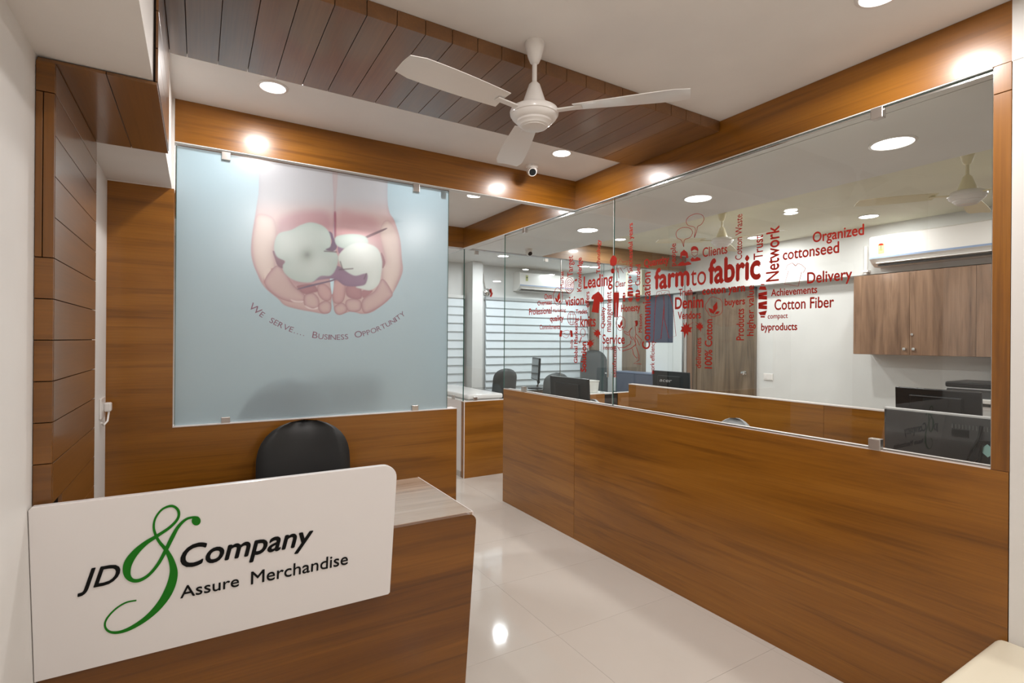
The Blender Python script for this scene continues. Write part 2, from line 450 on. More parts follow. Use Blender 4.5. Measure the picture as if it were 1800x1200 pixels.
part('plank', PZM, cl, (-.3475, -.326, Y0-.009, Y0, 1.6475+g, 2.0775-g), bev=.0006)
part('plank', PXM, cl, (XL+.0015, -.326, Y0-.009, Y0, 2.0775+g, 2.157), bev=.0006)
for a, b_ in ((XL+.002, -.2215), (-.2195, -.105)):
    part('plank', PYM, cl, (a, b_, Y0, Y1, 2.160, 2.168), bev=.0006)
for k, (a, b_) in enumerate(((2.169, 2.265), (2.265, 2.372), (2.372, 2.48), (2.48, 2.554))):
    part('plank', PYM, cl, (-.109, -.103, Y0, Y1, a+g, b_-g), bev=.0006)
xs = [-.103] + [-.045+.1071*k for k in range(0, 23)]
xs = [x for x in xs if x < 2.30] + [2.357]
for a, b_ in zip(xs[:-1], xs[1:]):
    part('plank', PYM, cl, (a+g, b_-g, Y0, Y1, 2.554, 2.609), bev=.0008)

# ================================================================ frosted glass with print
YG = 3.045
fg = thing('frosted_glass_panel', 'frosted glass panel printed with cupped hands holding cotton, above the reception wall', 'glass panel', (0, YG, 1.008))
def rel(*b_): return (b_[0], b_[1], b_[2]-YG, b_[3]-YG, b_[4]-1.008, b_[5]-1.008)
for a, b_ in ((1.3585, 1.362), (-.098, -.0955)):
    part('glass_edge', EDGEG, fg, rel(a, b_, YG-.004, YG+.006, 1.009, 2.40), label='dark green polished edge of the glass')
part('edge_strip', CHROME, fg, rel(-.098, 1.362, YG-.006, YG+.007, 2.388, 2.398))
# printed film
def inpoly(px, py, pts):
    ins = np.zeros(px.shape, bool); n = len(pts)
    for i in range(n):
        (x1, y1), (x2, y2) = pts[i], pts[(i+1) % n]
        c = ((y1 > py) != (y2 > py)) & (px < (x2-x1)*(py-y1)/((y2-y1) if y2 != y1 else 1e-9) + x1)
        ins ^= c
    return ins
def smooth_poly(pts, k=6):
    pts = np.array(pts, float); out = []; n = len(pts)
    for i in range(n):
        p0, p1, p2, p3 = pts[i-1], pts[i], pts[(i+1) % n], pts[(i+2) % n]
        for t in np.linspace(0, 1, k, endpoint=False):
            out.append(.5*((2*p1) + (-p0+p2)*t + (2*p0-5*p1+4*p2-p3)*t*t + (-p0+3*p1-3*p2+p3)*t**3))
    return out
def polydist(px, py, pts):
    d = np.full(px.shape, 1e9); n = len(pts)
    for i in range(n):
        (x1, y1), (x2, y2) = pts[i], pts[(i+1) % n]; dx, dy = x2-x1, y2-y1; l = dx*dx+dy*dy+1e-9
        t = np.clip(((px-x1)*dx+(py-y1)*dy)/l, 0, 1)
        d = np.minimum(d, np.hypot(px-x1-t*dx, py-y1-t*dy))
    return d
def lin(c): 
    c = np.array(c)/255.; return np.where(c < .04045, c/12.92, ((c+.055)/1.055)**2.4)
def sst(x, a, b_): t = np.clip((x-a)/(b_-a), 0, 1); return t*t*(3-2*t)
FILM = np.array((.47, .61, .67))
def paint_print(px, py):
    """colour of the printed picture; px,py are the picture's own drawing units"""
    U, V = (px-420)*4.284, (py-340)*4.284
    colr = np.tile(FILM, (len(U), 1)).astype(float)
    def put(mask, c):
        nonlocal colr
        colr = colr*(1-mask[:, None]) + np.asarray(c)*mask[:, None]
    def shape(pts, c, soft=5, edge=None, ew=45, fade=None, es=.7):
        P = smooth_poly(pts); i = inpoly(U, V, P); d = polydist(U, V, P); sd = np.where(i, d, -d)
        msk = sst(sd, -soft, soft)
        cc = np.tile(np.asarray(c, float), (len(U), 1))
        if edge is not None:
            e = np.exp(-np.maximum(sd, 0)/ew)*es; cc = cc*(1-e[:, None]) + np.asarray(edge)*e[:, None]
        if fade is not None: msk = msk*fade
        put_m(msk, cc)
    def put_m(msk, cc):
        nonlocal colr
        colr = colr*(1-msk[:, None]) + cc*msk[:, None]
    SK, SKd, SKl, PK = lin((208, 176, 172)), lin((158, 104, 116)), lin((228, 206, 196)), lin((196, 140, 146))
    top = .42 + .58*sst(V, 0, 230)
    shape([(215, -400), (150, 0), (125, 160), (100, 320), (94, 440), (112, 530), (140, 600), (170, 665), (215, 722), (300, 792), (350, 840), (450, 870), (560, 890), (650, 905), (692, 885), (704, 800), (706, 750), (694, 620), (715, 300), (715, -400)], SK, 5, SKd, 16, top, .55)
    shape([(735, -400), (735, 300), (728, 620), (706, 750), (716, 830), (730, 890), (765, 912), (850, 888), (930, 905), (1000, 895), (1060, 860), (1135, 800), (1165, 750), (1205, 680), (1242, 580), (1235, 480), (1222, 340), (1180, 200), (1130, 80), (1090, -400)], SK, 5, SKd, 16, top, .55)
    # palms
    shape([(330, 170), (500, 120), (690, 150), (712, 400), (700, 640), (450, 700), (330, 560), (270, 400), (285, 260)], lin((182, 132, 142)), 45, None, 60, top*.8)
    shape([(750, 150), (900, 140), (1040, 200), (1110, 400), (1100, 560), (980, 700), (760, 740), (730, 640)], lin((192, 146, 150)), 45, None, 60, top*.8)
    shape([(722, 150), (738, 150), (736, 330), (724, 330)], lin((150, 80, 100)), 8)
    # thumbs and fingers
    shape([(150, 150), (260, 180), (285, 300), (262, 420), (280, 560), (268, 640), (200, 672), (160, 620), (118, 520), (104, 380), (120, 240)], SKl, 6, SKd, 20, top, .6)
    shape([(200, 600), (262, 560), (268, 640), (196, 676)], lin((186, 130, 130)), 7)
    shape([(196, 585), (240, 560), (250, 620), (200, 655)], SKl, 6)
    shape([(285, 540), (350, 590), (420, 690), (498, 760), (490, 812), (400, 815), (300, 780), (215, 710), (200, 640)], SK, 4, SKd, 13, None, .9)
    shape([(392, 795), (440, 806), (490, 806), (480, 818), (420, 816)], lin((225, 200, 200)), 3)
    shape([(500, 765), (560, 745), (606, 790), (606, 850), (560, 866), (500, 840)], SK, 4, SKd, 11, None, .95)
    shape([(500, 840), (560, 864), (600, 852), (590, 870), (530, 866)], lin((228, 205, 205)), 3)
    shape([(610, 830), (660, 805), (700, 830), (694, 890), (640, 902), (606, 872)], SK, 4, SKd, 11, None, .95)
    shape([(600, 690), (655, 680), (705, 740), (690, 800), (640, 800), (600, 750)], lin((204, 164, 162)), 4, SKd, 11, None, .95)
    shape([(450, 690), (560, 680), (600, 730), (560, 745), (500, 755), (450, 715)], lin((172, 118, 126)), 6, lin((145, 95, 108)), 20)
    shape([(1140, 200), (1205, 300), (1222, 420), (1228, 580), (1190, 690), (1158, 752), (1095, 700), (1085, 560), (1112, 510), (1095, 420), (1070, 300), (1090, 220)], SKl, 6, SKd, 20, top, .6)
    shape([(1085, 690), (1120, 715), (1160, 752), (1120, 742)], lin((180, 110, 115)), 5)
    shape([(1090, 640), (1165, 750), (1130, 800), (1050, 862), (960, 900), (930, 850), (945, 790), (1030, 730)], SK, 4, SKd, 13, None, .9)
    shape([(820, 800), (880, 790), (925, 810), (925, 870), (880, 890), (830, 880), (808, 840)], SK, 4, SKd, 11, None, .95)
    shape([(726, 850), (780, 820), (818, 850), (815, 890), (765, 912), (732, 896)], SK, 4, SKd, 11, None, .95)
    shape([(720, 660), (800, 650), (808, 740), (790, 810), (740, 828), (712, 790)], lin((204, 162, 160)), 4, SKd, 11, None, .95)
    shape([(820, 690), (900, 680), (935, 740), (925, 790), (860, 790), (815, 760)], lin((180, 128, 134)), 5, lin((150, 100, 112)), 22)
    shape([(935, 730), (1000, 720), (1010, 740), (945, 785)], lin((172, 118, 126)), 5)
    # gap of light between the hands
    shape([(692, 612), (718, 612), (720, 690), (708, 758), (696, 690)], FILM*1.3, 3)
    # husk
    PU, PUl = lin((108, 82, 110)), lin((140, 104, 134))
    shape([(262, 425), (345, 500), (352, 560), (300, 545), (275, 490)], lin((128, 78, 100)), 4)
    shape([(455, 712), (560, 680), (700, 648), (760, 620), (765, 632), (700, 660), (470, 716)], PU, 3)
    shape([(640, 560), (740, 540), (830, 575), (975, 598), (955, 690), (880, 698), (800, 690), (720, 640), (600, 650), (560, 660)], PUl, 5, lin((120, 88, 120)), 20)
    shape([(678, 285), (705, 290), (720, 330), (745, 400), (700, 435), (645, 415), (690, 390), (705, 350)], PU, 4)
    shape([(765, 372), (820, 366), (850, 385), (800, 410), (765, 450), (750, 410)], PUl, 4)
    shape([(960, 318), (1104, 258), (1112, 268), (975, 330)], lin((110, 72, 84)), 3)
    shape([(1080, 440), (1110, 510), (1092, 560), (1070, 520)], lin((150, 96, 106)), 4)
    # cotton bolls
    CO, COd, COl = lin((206, 216, 210)), lin((172, 190, 184)), lin((228, 234, 228))
    shape([(400, 268), (470, 232), (550, 212), (640, 240), (690, 300), (696, 390), (660, 420), (745, 450), (745, 540), (700, 612), (620, 618), (560, 662), (480, 665), (400, 640), (345, 590), (335, 540), (350, 505), (290, 470), (268, 395), (300, 300)], CO, 7, COd, 60)
    shape([(740, 320), (860, 300), (960, 320), (975, 380), (880, 400), (800, 410), (740, 380)], CO, 7, COd, 40)
    shape([(850, 380), (960, 370), (1050, 410), (1085, 500), (1080, 600), (1060, 680), (1000, 725), (930, 715), (890, 700), (960, 680), (972, 600), (880, 615), (800, 570), (760, 510), (765, 450)], COl, 7, CO, 50)
    for (a, b_, r_, s_) in ((515, 460, 42, .55), (520, 458, 16, .6), (600, 330, 90, .10), (430, 560, 90, .12), (860, 520, 80, .08), (700, 500, 50, .12)):
        e = np.exp(-((U-a)**2+(V-b_)**2)/(2*r_*r_))*s_; colr = colr*(1-e[:, None]) + lin((120, 130, 122))*e[:, None]
    for (a, b_, r_, s_) in ((950, 430, 60, .5), (380, 380, 70, .25), (600, 560, 60, .2)):
        e = np.exp(-((U-a)**2+(V-b_)**2)/(2*r_*r_))*s_; colr = colr*(1-e[:, None]) + lin((240, 244, 240))*e[:, None]
    # dark scar lines on the husk
    for q in (((762, 570), (865, 562)), ((770, 510), (785, 560)), ((650, 430), (740, 436)), ((968, 600), (950, 640))):
        d = polydist(U, V, [q[0], q[1]]); put(np.exp(-(d/5)**2)*.8, lin((90, 60, 76)))
    return colr
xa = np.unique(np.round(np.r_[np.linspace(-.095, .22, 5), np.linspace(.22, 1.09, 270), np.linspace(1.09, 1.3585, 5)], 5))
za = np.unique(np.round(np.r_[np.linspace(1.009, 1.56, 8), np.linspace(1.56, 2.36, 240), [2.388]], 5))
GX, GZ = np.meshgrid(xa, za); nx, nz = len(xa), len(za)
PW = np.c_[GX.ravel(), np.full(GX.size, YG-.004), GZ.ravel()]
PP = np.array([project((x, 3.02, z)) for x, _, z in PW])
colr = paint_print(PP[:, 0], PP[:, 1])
me = bpy.data.meshes.new('printed_film')
me.from_pydata([(p[0], p[1]-YG, p[2]-1.008) for p in PW], [], [(j*nx+i, j*nx+i+1, (j+1)*nx+i+1, (j+1)*nx+i) for j in range(nz-1) for i in range(nx-1)])
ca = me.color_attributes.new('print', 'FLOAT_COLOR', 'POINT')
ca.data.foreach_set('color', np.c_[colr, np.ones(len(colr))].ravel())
fm = bpy.data.materials.new('frosted_film'); fm.use_nodes = True; N, L = fm.node_tree.nodes, fm.node_tree.links; N.clear()
o = N.new('ShaderNodeOutputMaterial'); at_ = N.new('ShaderNodeAttribute'); at_.attribute_name = 'print'
df = N.new('ShaderNodeBsdfDiffuse'); tl = N.new('ShaderNodeBsdfTranslucent'); gl = N.new('ShaderNodeBsdfGlossy'); gl.inputs['Roughness'].default_value = .25
rf = N.new('ShaderNodeBsdfRefraction'); rf.inputs['Roughness'].default_value = .55; rf.inputs['IOR'].default_value = 1.3
L.new(at_.outputs['Color'], df.inputs[0]); L.new(at_.outputs['Color'], tl.inputs[0]); L.new(at_.outputs['Color'], rf.inputs[0])
m1 = N.new('ShaderNodeMixShader'); m1.inputs[0].default_value = .55; L.new(df.outputs[0], m1.inputs[1]); L.new(tl.outputs[0], m1.inputs[2])
m2 = N.new('ShaderNodeMixShader'); m2.inputs[0].default_value = .42; L.new(m1.outputs[0], m2.inputs[1]); L.new(rf.outputs[0], m2.inputs[2])
fr = N.new('ShaderNodeFresnel'); fr.inputs[0].default_value = 2.3
m3 = N.new('ShaderNodeMixShader'); L.new(fr.outputs[0], m3.inputs[0]); L.new(m2.outputs[0], m3.inputs[1]); L.new(gl.outputs[0], m3.inputs[2])
L.new(m3.outputs[0], o.inputs[0])
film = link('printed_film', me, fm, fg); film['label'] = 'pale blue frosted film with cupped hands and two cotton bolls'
for x, z, up in ((.117, 2.376, 1), (1.142, 2.372, 1), (.124, 1.024, 0), (1.145, 1.026, 0)):
    q = MB().box(x-.02, x+.02, -.016, .012, z-1.008-.022, z-1.008+(.026 if up else .014), bev=.002)
    q.build('glass_clip', STEEL, fg)
# dark little bracket shape seen at the top right edge
part('glass_clip', STEEL, fg, rel(1.305, 1.335, YG+.002, YG+.014, 2.345, 2.392), bev=.002)
# curved slogan, letter by letter, joined as lettering per word
def arc_fit(p1, p2, p3):
    ax, ay = p1; bx, by = p2; cx_, cy_ = p3
    d = 2*(ax*(by-cy_)+bx*(cy_-ay)+cx_*(ay-by))
    ux = ((ax*ax+ay*ay)*(by-cy_)+(bx*bx+by*by)*(cy_-ay)+(cx_*cx_+cy_*cy_)*(ay-by))/d
    uy = ((ax*ax+ay*ay)*(cx_-bx)+(bx*bx+by*by)*(ax-cx_)+(cx_*cx_+cy_*cy_)*(bx-ax))/d
    return ux, uy, math.hypot(ax-ux, ay-uy)
def gp(px, py): p = at(px, py, Y=3.04); return (p[0], p[2])
A, B, C_ = gp(436, 540), gp(590, 597), gp(713, 553)
ux, uz, RR = arc_fit(A, B, C_)
t0 = math.atan2(A[1]-uz, A[0]-ux); t1 = math.atan2(C_[1]-uz, C_[0]-ux)
arc = (t1-t0)*RR
words_ = [('We', 1), ('Serve....', 0), ('Business', 1), ('Opportunity', 1)]
seq = []
for wi_, (wd, cap) in enumerate(words_):
    for ci, ch in enumerate(wd):
        big = (ci == 0 and cap)
        seq.append((wi_, ch.upper() if ch != '.' else '.', 1.0 if big else .80))
    seq.append((wi_, ' ', .8))
seq.pop()
caph = .036
wid = []
for wi_, ch, s_ in seq:
    if ch == ' ': wid.append(.030)
    elif ch == '.': wid.append(.012)
    else: wid.append(max(text_geo(ch)[2], .22)*caph*s_*1.12)
gapw = (arc-sum(wid))/(len(seq)-1)
pos = 0; geo = {}
for (wi_, ch, s_), wd in zip(seq, wid):
    if ch != ' ':
        tm = t0 + (pos+wd/2)/RR
        c = np.array([ux+RR*math.cos(tm), uz+RR*math.sin(tm)]); tx = np.array([-math.sin(tm), math.cos(tm)]); nm = np.array([-math.cos(tm), -math.sin(tm)])
        u, f, _ = text_geo(ch, -.006)
        wv = wd if ch != '.' else .005
        Pq = c + np.outer((u[:, 0]-.5)*wv, tx) + np.outer(u[:, 1]*caph*s_, nm)
        V_, F_ = geo.setdefault(wi_, ([], []))
        base = len(V_); V_ += [(p[0], -.0052, p[1]-1.008) for p in Pq]; F_ += [tuple(i+base for i in q) for q in f]
    pos += wd + gapw
for wi_ in geo:
    me = bpy.data.meshes.new('lettering'); me.from_pydata(geo[wi_][0], [], geo[wi_][1])
    o = link('lettering', me, PURPLE, fg); o['label'] = 'curved mauve lettering reading ' + words_[wi_][0].rstrip('.')

# ================================================================ clear glass partition on the right, with vinyl words
XG = 2.370
cg = thing('clear_glass_partition', 'tall clear glass partition covered in a red word cloud about cotton and fabric', 'glass panel', (XG, 0, 1.016))
def pane(parent, x0, x1, y0, y1, z0, z1):
    q = MB().box(x0, x1, y0, y1, z0, z1); o = q.build('glass_pane', [GLASS, EDGEG], parent)
    for p in o.data.polygons:
        big = p.area > .02 * max(1, (z1-z0))
        p.material_index = 0 if big else 1
    return o
pane(cg, -.005, .005, .69, 2.6125, 0, 1.378)
pane(cg, -.005, .005, 2.6175, 4.05, 0, 1.378)
part('edge_strip', CHROME, cg, (-.0065, -.005, .69, 4.05, 1.366, 1.372))
part('seam_seal', LEDGE, cg, (-.004, .004, 2.613, 2.617, 0, 1.378))
part('edge_strip', CHROME, cg, (-.006, .006, .6865, .689, -.006, 1.38))
for y, z in ((1.048, 2.378), (1.048, 1.034), (3.716, 2.378), (3.712, 1.034)):
    part('glass_clip', STEEL, cg, (-.016, .014, y-.022, y+.022, z-1.016-.025, z-1.016+.02), bev=.002)
DX_ = XG-.0062
def gpt(px, py):
    p = at(px, py, X=DX_); return np.array([DX_-XG, p[1], p[2]-1.016])
HW = [  # horizontal words: text, x0, baseline0, x1, cap top at x0, bold
 ('farm', 1150, 507.5, 1212, 474, .022), ('to', 1214, 502.3, 1241, 468, -.012), ('fabric', 1245, 498, 1337, 458, .022),
 ('Quantity', 1132, 469, 1176, 456.4, .006), ('Clients', 1235, 451.8, 1278.5, 436, 0), ('Clear', 1081, 504.7, 1099.7, 495, -.005),
 ('Truth', 1193, 520, 1217, 508, -.005), ('cotton yarn', 1234.2, 517.9, 1309.7, 505, .008), ('Leading', 1025.8, 507, 1077, 486.5, .012),
 ('vision', 993.5, 537.5, 1026.2, 522, .008), ('China', 957, 526, 970, 517, -.005), ('Overseas', 945, 537, 970, 529, -.005),
 ('Professional', 930, 553.3, 969.7, 542.5, 0), ('Marketing', 972, 548.7, 994.5, 543, -.008), ('quality', 966.8, 564.5, 990.7, 555, 0),
 ('Commitments', 948.7, 578.7, 984.8, 571, -.005), ('Trades', 1012, 552, 1032, 544, -.005), ('knits', 1020, 574, 1047, 555.5, .004),
 ('Honesty', 1091.6, 547.9, 1125.3, 536, 0), ('Service', 1059, 603.5, 1098, 588, .004), ('Indenting', 1059.8, 614, 1082.5, 607, -.008),
 ('Denim', 1186.3, 542.8, 1236.6, 523.3, .018), ('Vendors', 1191.4, 560.7, 1232, 548.2, 0), ('buyers', 1273.9, 536.6, 1309.7, 525, 0),
 ('Organized', 1428.5, 426.1, 1518.8, 408.8, .006), ('cottonseed', 1376, 456.9, 1475, 439, .006), ('Delivery', 1418.7, 498, 1497.8, 479.2, .006),
 ('Achievements', 1355.4, 520.4, 1436.5, 508.5, -.003), ('Cotton Fiber', 1361.3, 544.7, 1466, 526.9, .004), ('compact', 1349.4, 559.8, 1384.7, 551.5, -.004),
 ('byproducts', 1337.9, 580.6, 1401.4, 568.5, .002),
]
VW = [  # vertical words, reading upwards: text, baseline x, y bottom, y top, cap-left x, bold
 ('Technology', 1054.7, 480, 420.7, 1048.5, 0), ('Target', 1006.7, 485.3, 448.7, 997.5, 0), ('Knowledge', 1022, 512, 452, 1014.6, .002),
 ('Market', 990.7, 506, 476, 985, -.006), ('10+ Successful years', 1111.3, 502, 391.3, 1104, .002), ('Carded', 1125.3, 501.3, 464, 1117, .002),
 ('people', 1187.6, 467.3, 427, 1178.5, 0), ('Cotton Waste', 1304.2, 455.7, 375.6, 1292.6, -.002), ('Trust', 1340.7, 454.7, 412, 1325, .002),
 ('Network', 1368.9, 493.3, 395.8, 1346.8, .008), ('Communication', 1142.4, 613.6, 477.4, 1129, .01), ('management', 1074, 583, 512, 1064.5, .006),
 ('Quality', 1062.8, 577, 539, 1056.5, .006), ('offers', 1035.5, 540, 512, 1029, .002), ('Global Marketing', 1015, 638, 558.5, 1009, .006),
 ('India', 1007, 612, 596.5, 1002, -.005), ('Solution', 1030, 654, 600.5, 1021.2, .01), ('satisfaction', 1083, 663.5, 608, 1076.5, -.002),
 ('work efficiency', 1150.2, 657.9, 599, 1143, -.002), ('Mission', 1128.4, 584, 552, 1122.5, -.005), ('Products', 1307.3, 598, 542, 1294.5, .004),
 ('higher value', 1324.4, 590.2, 500.8, 1313, .002), ('100% Cotton', 1251.3, 647.8, 560.7, 1239, .01), ('deliveries', 1232, 647, 593.3, 1223, .002),
]
for s_, x0, y0, x1, yt, bo in HW:
    S = gpt(x0, y0); E_ = gpt(x1, y0); E_ = np.array([S[0], E_[1], S[2]]); T = gpt(x0, yt)
    o = text_obj('lettering', s_, S, E_, (0, 0, T[2]-S[2]), RED, cg, bold=bo+.012+(.012 if y0-yt < 13 else 0)); o['label'] = 'red word ' + s_
for s_, xb, yb, yt, xc, bo in VW:
    S = gpt(xb, yb); T = gpt(xb, yt); U_ = gpt(xc, yb)
    o = text_obj('lettering', s_, S, (S[0], S[1], T[2]), (0, U_[1]-S[1], 0), RED, cg, bold=bo+.01+(.01 if xb-xc < 9 else 0)); o['label'] = 'red upright word ' + s_

class Art:
    """flat vinyl drawing on the glass"""
    def __init__(s): s.v = []; s.f = []
    def fill(s, pts, k=0):
        P = smooth_poly(pts, k) if k else pts
        b0 = len(s.v); s.v += [tuple(gpt(*p)) for p in P]
        from mathutils.geometry import tessellate_polygon
        for t in tessellate_polygon([[Vector((p[0], p[1], 0)) for p in P]]): s.f.append(tuple(b0+i for i in t))
        return s
    def line(s, pts, wd=1.0, closed=False, k=0):
        if k:
            if closed: P = [np.array(p) for p in smooth_poly(pts, k)]
            else:
                q = [pts[0]] + list(pts) + [pts[-1]]; P = []
                for i in range(1, len(q)-2):
                    p0, p1, p2, p3 = map(np.array, (q[i-1], q[i], q[i+1], q[i+2]))
                    for t in np.linspace(0, 1, k, endpoint=False):
                        P.append(.5*((2*p1)+(-p0+p2)*t+(2*p0-5*p1+4*p2-p3)*t*t+(-p0+3*p1-3*p2+p3)*t**3))
                P.append(np.array(pts[-1], float))
        else: P = [np.array(p, float) for p in pts]
        n = len(P); idx = []
        for i in range(n):
            a = P[i-1] if (i or closed) else P[0]; c = P[(i+1) % n] if (i < n-1 or closed) else P[-1]
            d = np.array(c, float)-a; d = d/(np.linalg.norm(d)+1e-9); nn = np.array([-d[1], d[0]])*wd/2
            idx.append(len(s.v)); s.v += [tuple(gpt(*(P[i]+nn))), tuple(gpt(*(P[i]-nn)))]
        for i in range(n if closed else n-1):
            a, b_ = idx[i], idx[(i+1) % n]; s.f.append((a, b_, b_+1, a+1))
        return s
    def ell(s, cx, cy, rx, ry, wd=0, n=24):
        pts = [(cx+rx*math.cos(2*PI*i/n), cy+ry*math.sin(2*PI*i/n)) for i in range(n)]
        return s.line(pts, wd, True) if wd else s.fill(pts)
    def done(s, label):
        me = bpy.data.meshes.new('vinyl_motif'); me.from_pydata(s.v, [], s.f)
        o = link('vinyl_motif', me, RED, cg); o['label'] = label
def c4(x, y): return (1060+x/6.4286, 360+y/6.4286)
def c5(x, y): return (1060+x/6.4286, 500+y/6.4286)
def c7(x, y): return (1080+x/8.575, 540+y/8.571)
def c9(x, y): return (1180+x/7.5, 500+y/7.5)
Art().line([c4(*p) for p in ((1030, 370), (1040, 260), (960, 230), (940, 180), (975, 130), (1050, 100), (1120, 115), (1140, 165), (1110, 220), (1070, 245), (1055, 310), (1030, 370))], .9, k=5).done('red outlined speech bubble, the upper one')
Art().line([c4(*p) for p in ((912, 475), (885, 400), (840, 375), (825, 325), (850, 280), (910, 255), (980, 262), (1012, 310), (985, 365), (920, 398), (912, 475))], .9, k=5).done('red outlined speech bubble, the lower one')
a_ = Art()
a_.fill([c4(*p) for p in ((870, 600), (875, 540), (915, 505), (955, 540), (965, 600), (940, 600), (935, 575), (890, 575), (888, 605))])
a_.fill([c4(*p) for p in ((850, 690), (865, 655), (900, 640), (925, 655), (960, 640), (990, 655), (985, 675))], 4)
a_.line([c4(*p) for p in ((888, 590), (895, 625), (915, 640), (935, 620), (938, 590))], .7)
a_.done('red figure of a woman with a fringe')
a_ = Art()
a_.fill([c4(*p) for p in ((995, 520), (1000, 480), (1035, 465), (1070, 485), (1075, 520), (1035, 505))], 3)
a_.line([c4(*p) for p in ((1000, 515), (1005, 560), (1035, 585), (1065, 560), (1072, 515))], .8)
a_.line([c4(*p) for p in ((1005, 535), (1030, 540), (1065, 533))], .8)
a_.fill([c4(*p) for p in ((985, 620), (1010, 590), (1035, 610), (1060, 588), (1098, 600), (1105, 625), (1060, 635), (1000, 640))])
a_.done('red figure of a man with glasses')
a_ = Art()
for r_ in (1.6, 3.6, 5.8, 8.2): a_.ell(1001, 501.5, r_*.95, r_*1.7, .9)
a_.line([(1001, 501.5), (1012, 491.5)], .9).fill([(1010, 492), (1013.5, 489.5), (1014.5, 492.5), (1012, 494.5)])
a_.done('red archery target with an arrow')
def boll(cx, cy, sx, sy, label):
    a = Art(); pts = []
    for i in range(30):
        t = 2*PI*i/30; q = 1+.13*abs(math.sin(2.5*t))
        pts.append((cx+sx*q*math.cos(t), cy+sy*q*math.sin(t)))
    a.line(pts, .8, True)
    for (dx, dy, ex, ey) in ((-.1, .75, .35, -.6), (0, .8, -.75, .1), (.05, .8, .7, .5)):
        mx_, my_ = (dx+ex)/2, (dy+ey)/2; nx_, ny_ = -(ey-dy)*.22, (ex-dx)*.22
        a.fill([(cx+dx*sx, cy+dy*sy), (cx+(mx_+nx_)*sx, cy+(my_+ny_)*sy), (cx+ex*sx, cy+ey*sy), (cx+(mx_-nx_)*sx, cy+(my_-ny_)*sy)])
    a.done(label)
boll(981, 521, 7.6, 14, 'red cotton boll left of the word vision')
boll(1091, 568, 7.3, 11.5, 'red cotton boll above the running man')
boll(1255.5, 539, 14, 16, 'red cotton boll below the words cotton yarn')
a_ = Art(); a_.ell(1005, 559, 7.3, 12, .9).ell(1005, 559, 3, 12, .7).line([(998, 559), (1012, 559)], .8).line([(999, 552), (1011, 552)], .7).line([(999, 566), (1011, 566)], .7); a_.done('red outlined globe')
a_ = Art(); a_.ell(1024.5, 584.5, 4.3, 6.8, .9).line([(1022, 592), (1018.5, 603)], 1.6); a_.done('red outlined magnifying glass')
a_ = Art(); a_.fill([(984.5, 580), (988.5, 581), (987, 592), (983, 591)]).fill([(1002, 580), (1006, 581), (1007, 592), (1003, 592)])
a_.line([(988.5, 583), (993, 581), (998, 580), (1002, 583), (1000, 590), (996, 594), (991, 592), (987.5, 589)], .7).line([(991, 585), (995, 588), (999, 589)], .6); a_.done('red outlined handshake')
# polo shirt, trousers
a_ = Art(); a_.fill([(1000+x/10, 480+y/10) for x, y in ((520, 318), (545, 350), (580, 385), (605, 440), (608, 495), (565, 520), (545, 500), (520, 700), (400, 680), (435, 480), (430, 455), (405, 465), (393, 435), (420, 385), (475, 350))])
a_.line([(1052, 511), (1053.5, 507.5), (1052, 506.5)], .5); a_.done('solid red polo shirt on a hanger')
a_ = Art(); a_.fill([(1078.7, 513.5), (1088, 513.5), (1088.4, 520), (1086, 557.5), (1083.5, 557.5), (1083, 525), (1082.4, 557.5), (1080, 557.5), (1078.6, 525)])
a_.line([(1078.5, 512), (1088, 512)], .7); a_.done('solid red trousers')
# flower drawing at upper left
a_ = Art(); a_.fill([(1070+x/10, 440+y/10) for x, y in ((25, 170), (60, 100), (100, 90), (140, 140), (140, 220), (110, 265), (40, 265), (25, 220))], 4)
a_.ell(1077, 476, 3.2, 4.5); a_.line([(1077, 466), (1077, 480)], 1)
for q in (((1082, 468), (1087, 480), (1088, 488)), ((1086, 470), (1088, 489)), ((1086, 462), (1091, 454), (1094, 461), (1105, 458), (1101, 465)), ((1090, 470), (1096, 480), (1092, 474)), ((1096, 473), (1102, 469), (1103, 476))):
    a_.line(q, .8)
a_.done('red sketched blossom at the header')
def spool(cx, cy, rx, ry, label, nst=5):
    a = Art()
    a.fill([(cx-rx*.4, cy-ry), (cx+rx*.4, cy-ry), (cx+rx*.4, cy-ry*.93), (cx-rx*.4, cy-ry*.93)])
    a.fill([(cx-rx*.5, cy+ry*.9), (cx+rx*.5, cy+ry*.9), (cx+rx*.5, cy+ry), (cx-rx*.5, cy+ry)])
    ys = [-.88, -.80, -.5]; st = []
    def hw(t): return rx*(1 if abs(t) < .6 else 1-(abs(t)-.6)*1.6)
    edges = np.linspace(-.86, .86, nst*2+2)
    n = nst+1; seg = 1.72/n
    for i in range(n):
        t0_ = -.86+seg*i; t1_ = t0_+seg*(.78 if i < n-1 else 1)
        k = .12 if (i % 2) else -.05
        a.fill([(cx-hw(t0_), cy+ry*(t0_+(0 if i == 0 else k))), (cx+hw(t0_), cy+ry*t0_), (cx+hw(t1_), cy+ry*(t1_)), (cx-hw(t1_), cy+ry*(t1_+(0 if i == n-1 else k*.6)))])
    a.done(label)
spool(1340.7, 528.5, 7.6, 29.5, 'large red thread spool')
spool(1108, 516.5, 5, 13.5, 'middle-sized red thread spool', 3)
spool(1121, 519, 4.2, 11, 'small red thread spool', 3)
spool(1097, 522, 2.5, 8.5, 'smallest red thread spool', 3)
# t-shirt outline
a_ = Art(); a_.line([(1280+x/4.614, 360+y/4.614) for x, y in ((520, 470), (478, 490), (466, 528), (490, 532), (458, 642), (568, 660), (595, 545), (610, 548), (628, 515), (595, 485), (565, 474), (550, 495), (520, 470))], .8)
a_.line([(1392.7, 462), (1398, 467.5), (1402.5, 462.6)], .7); a_.done('red outlined T-shirt')
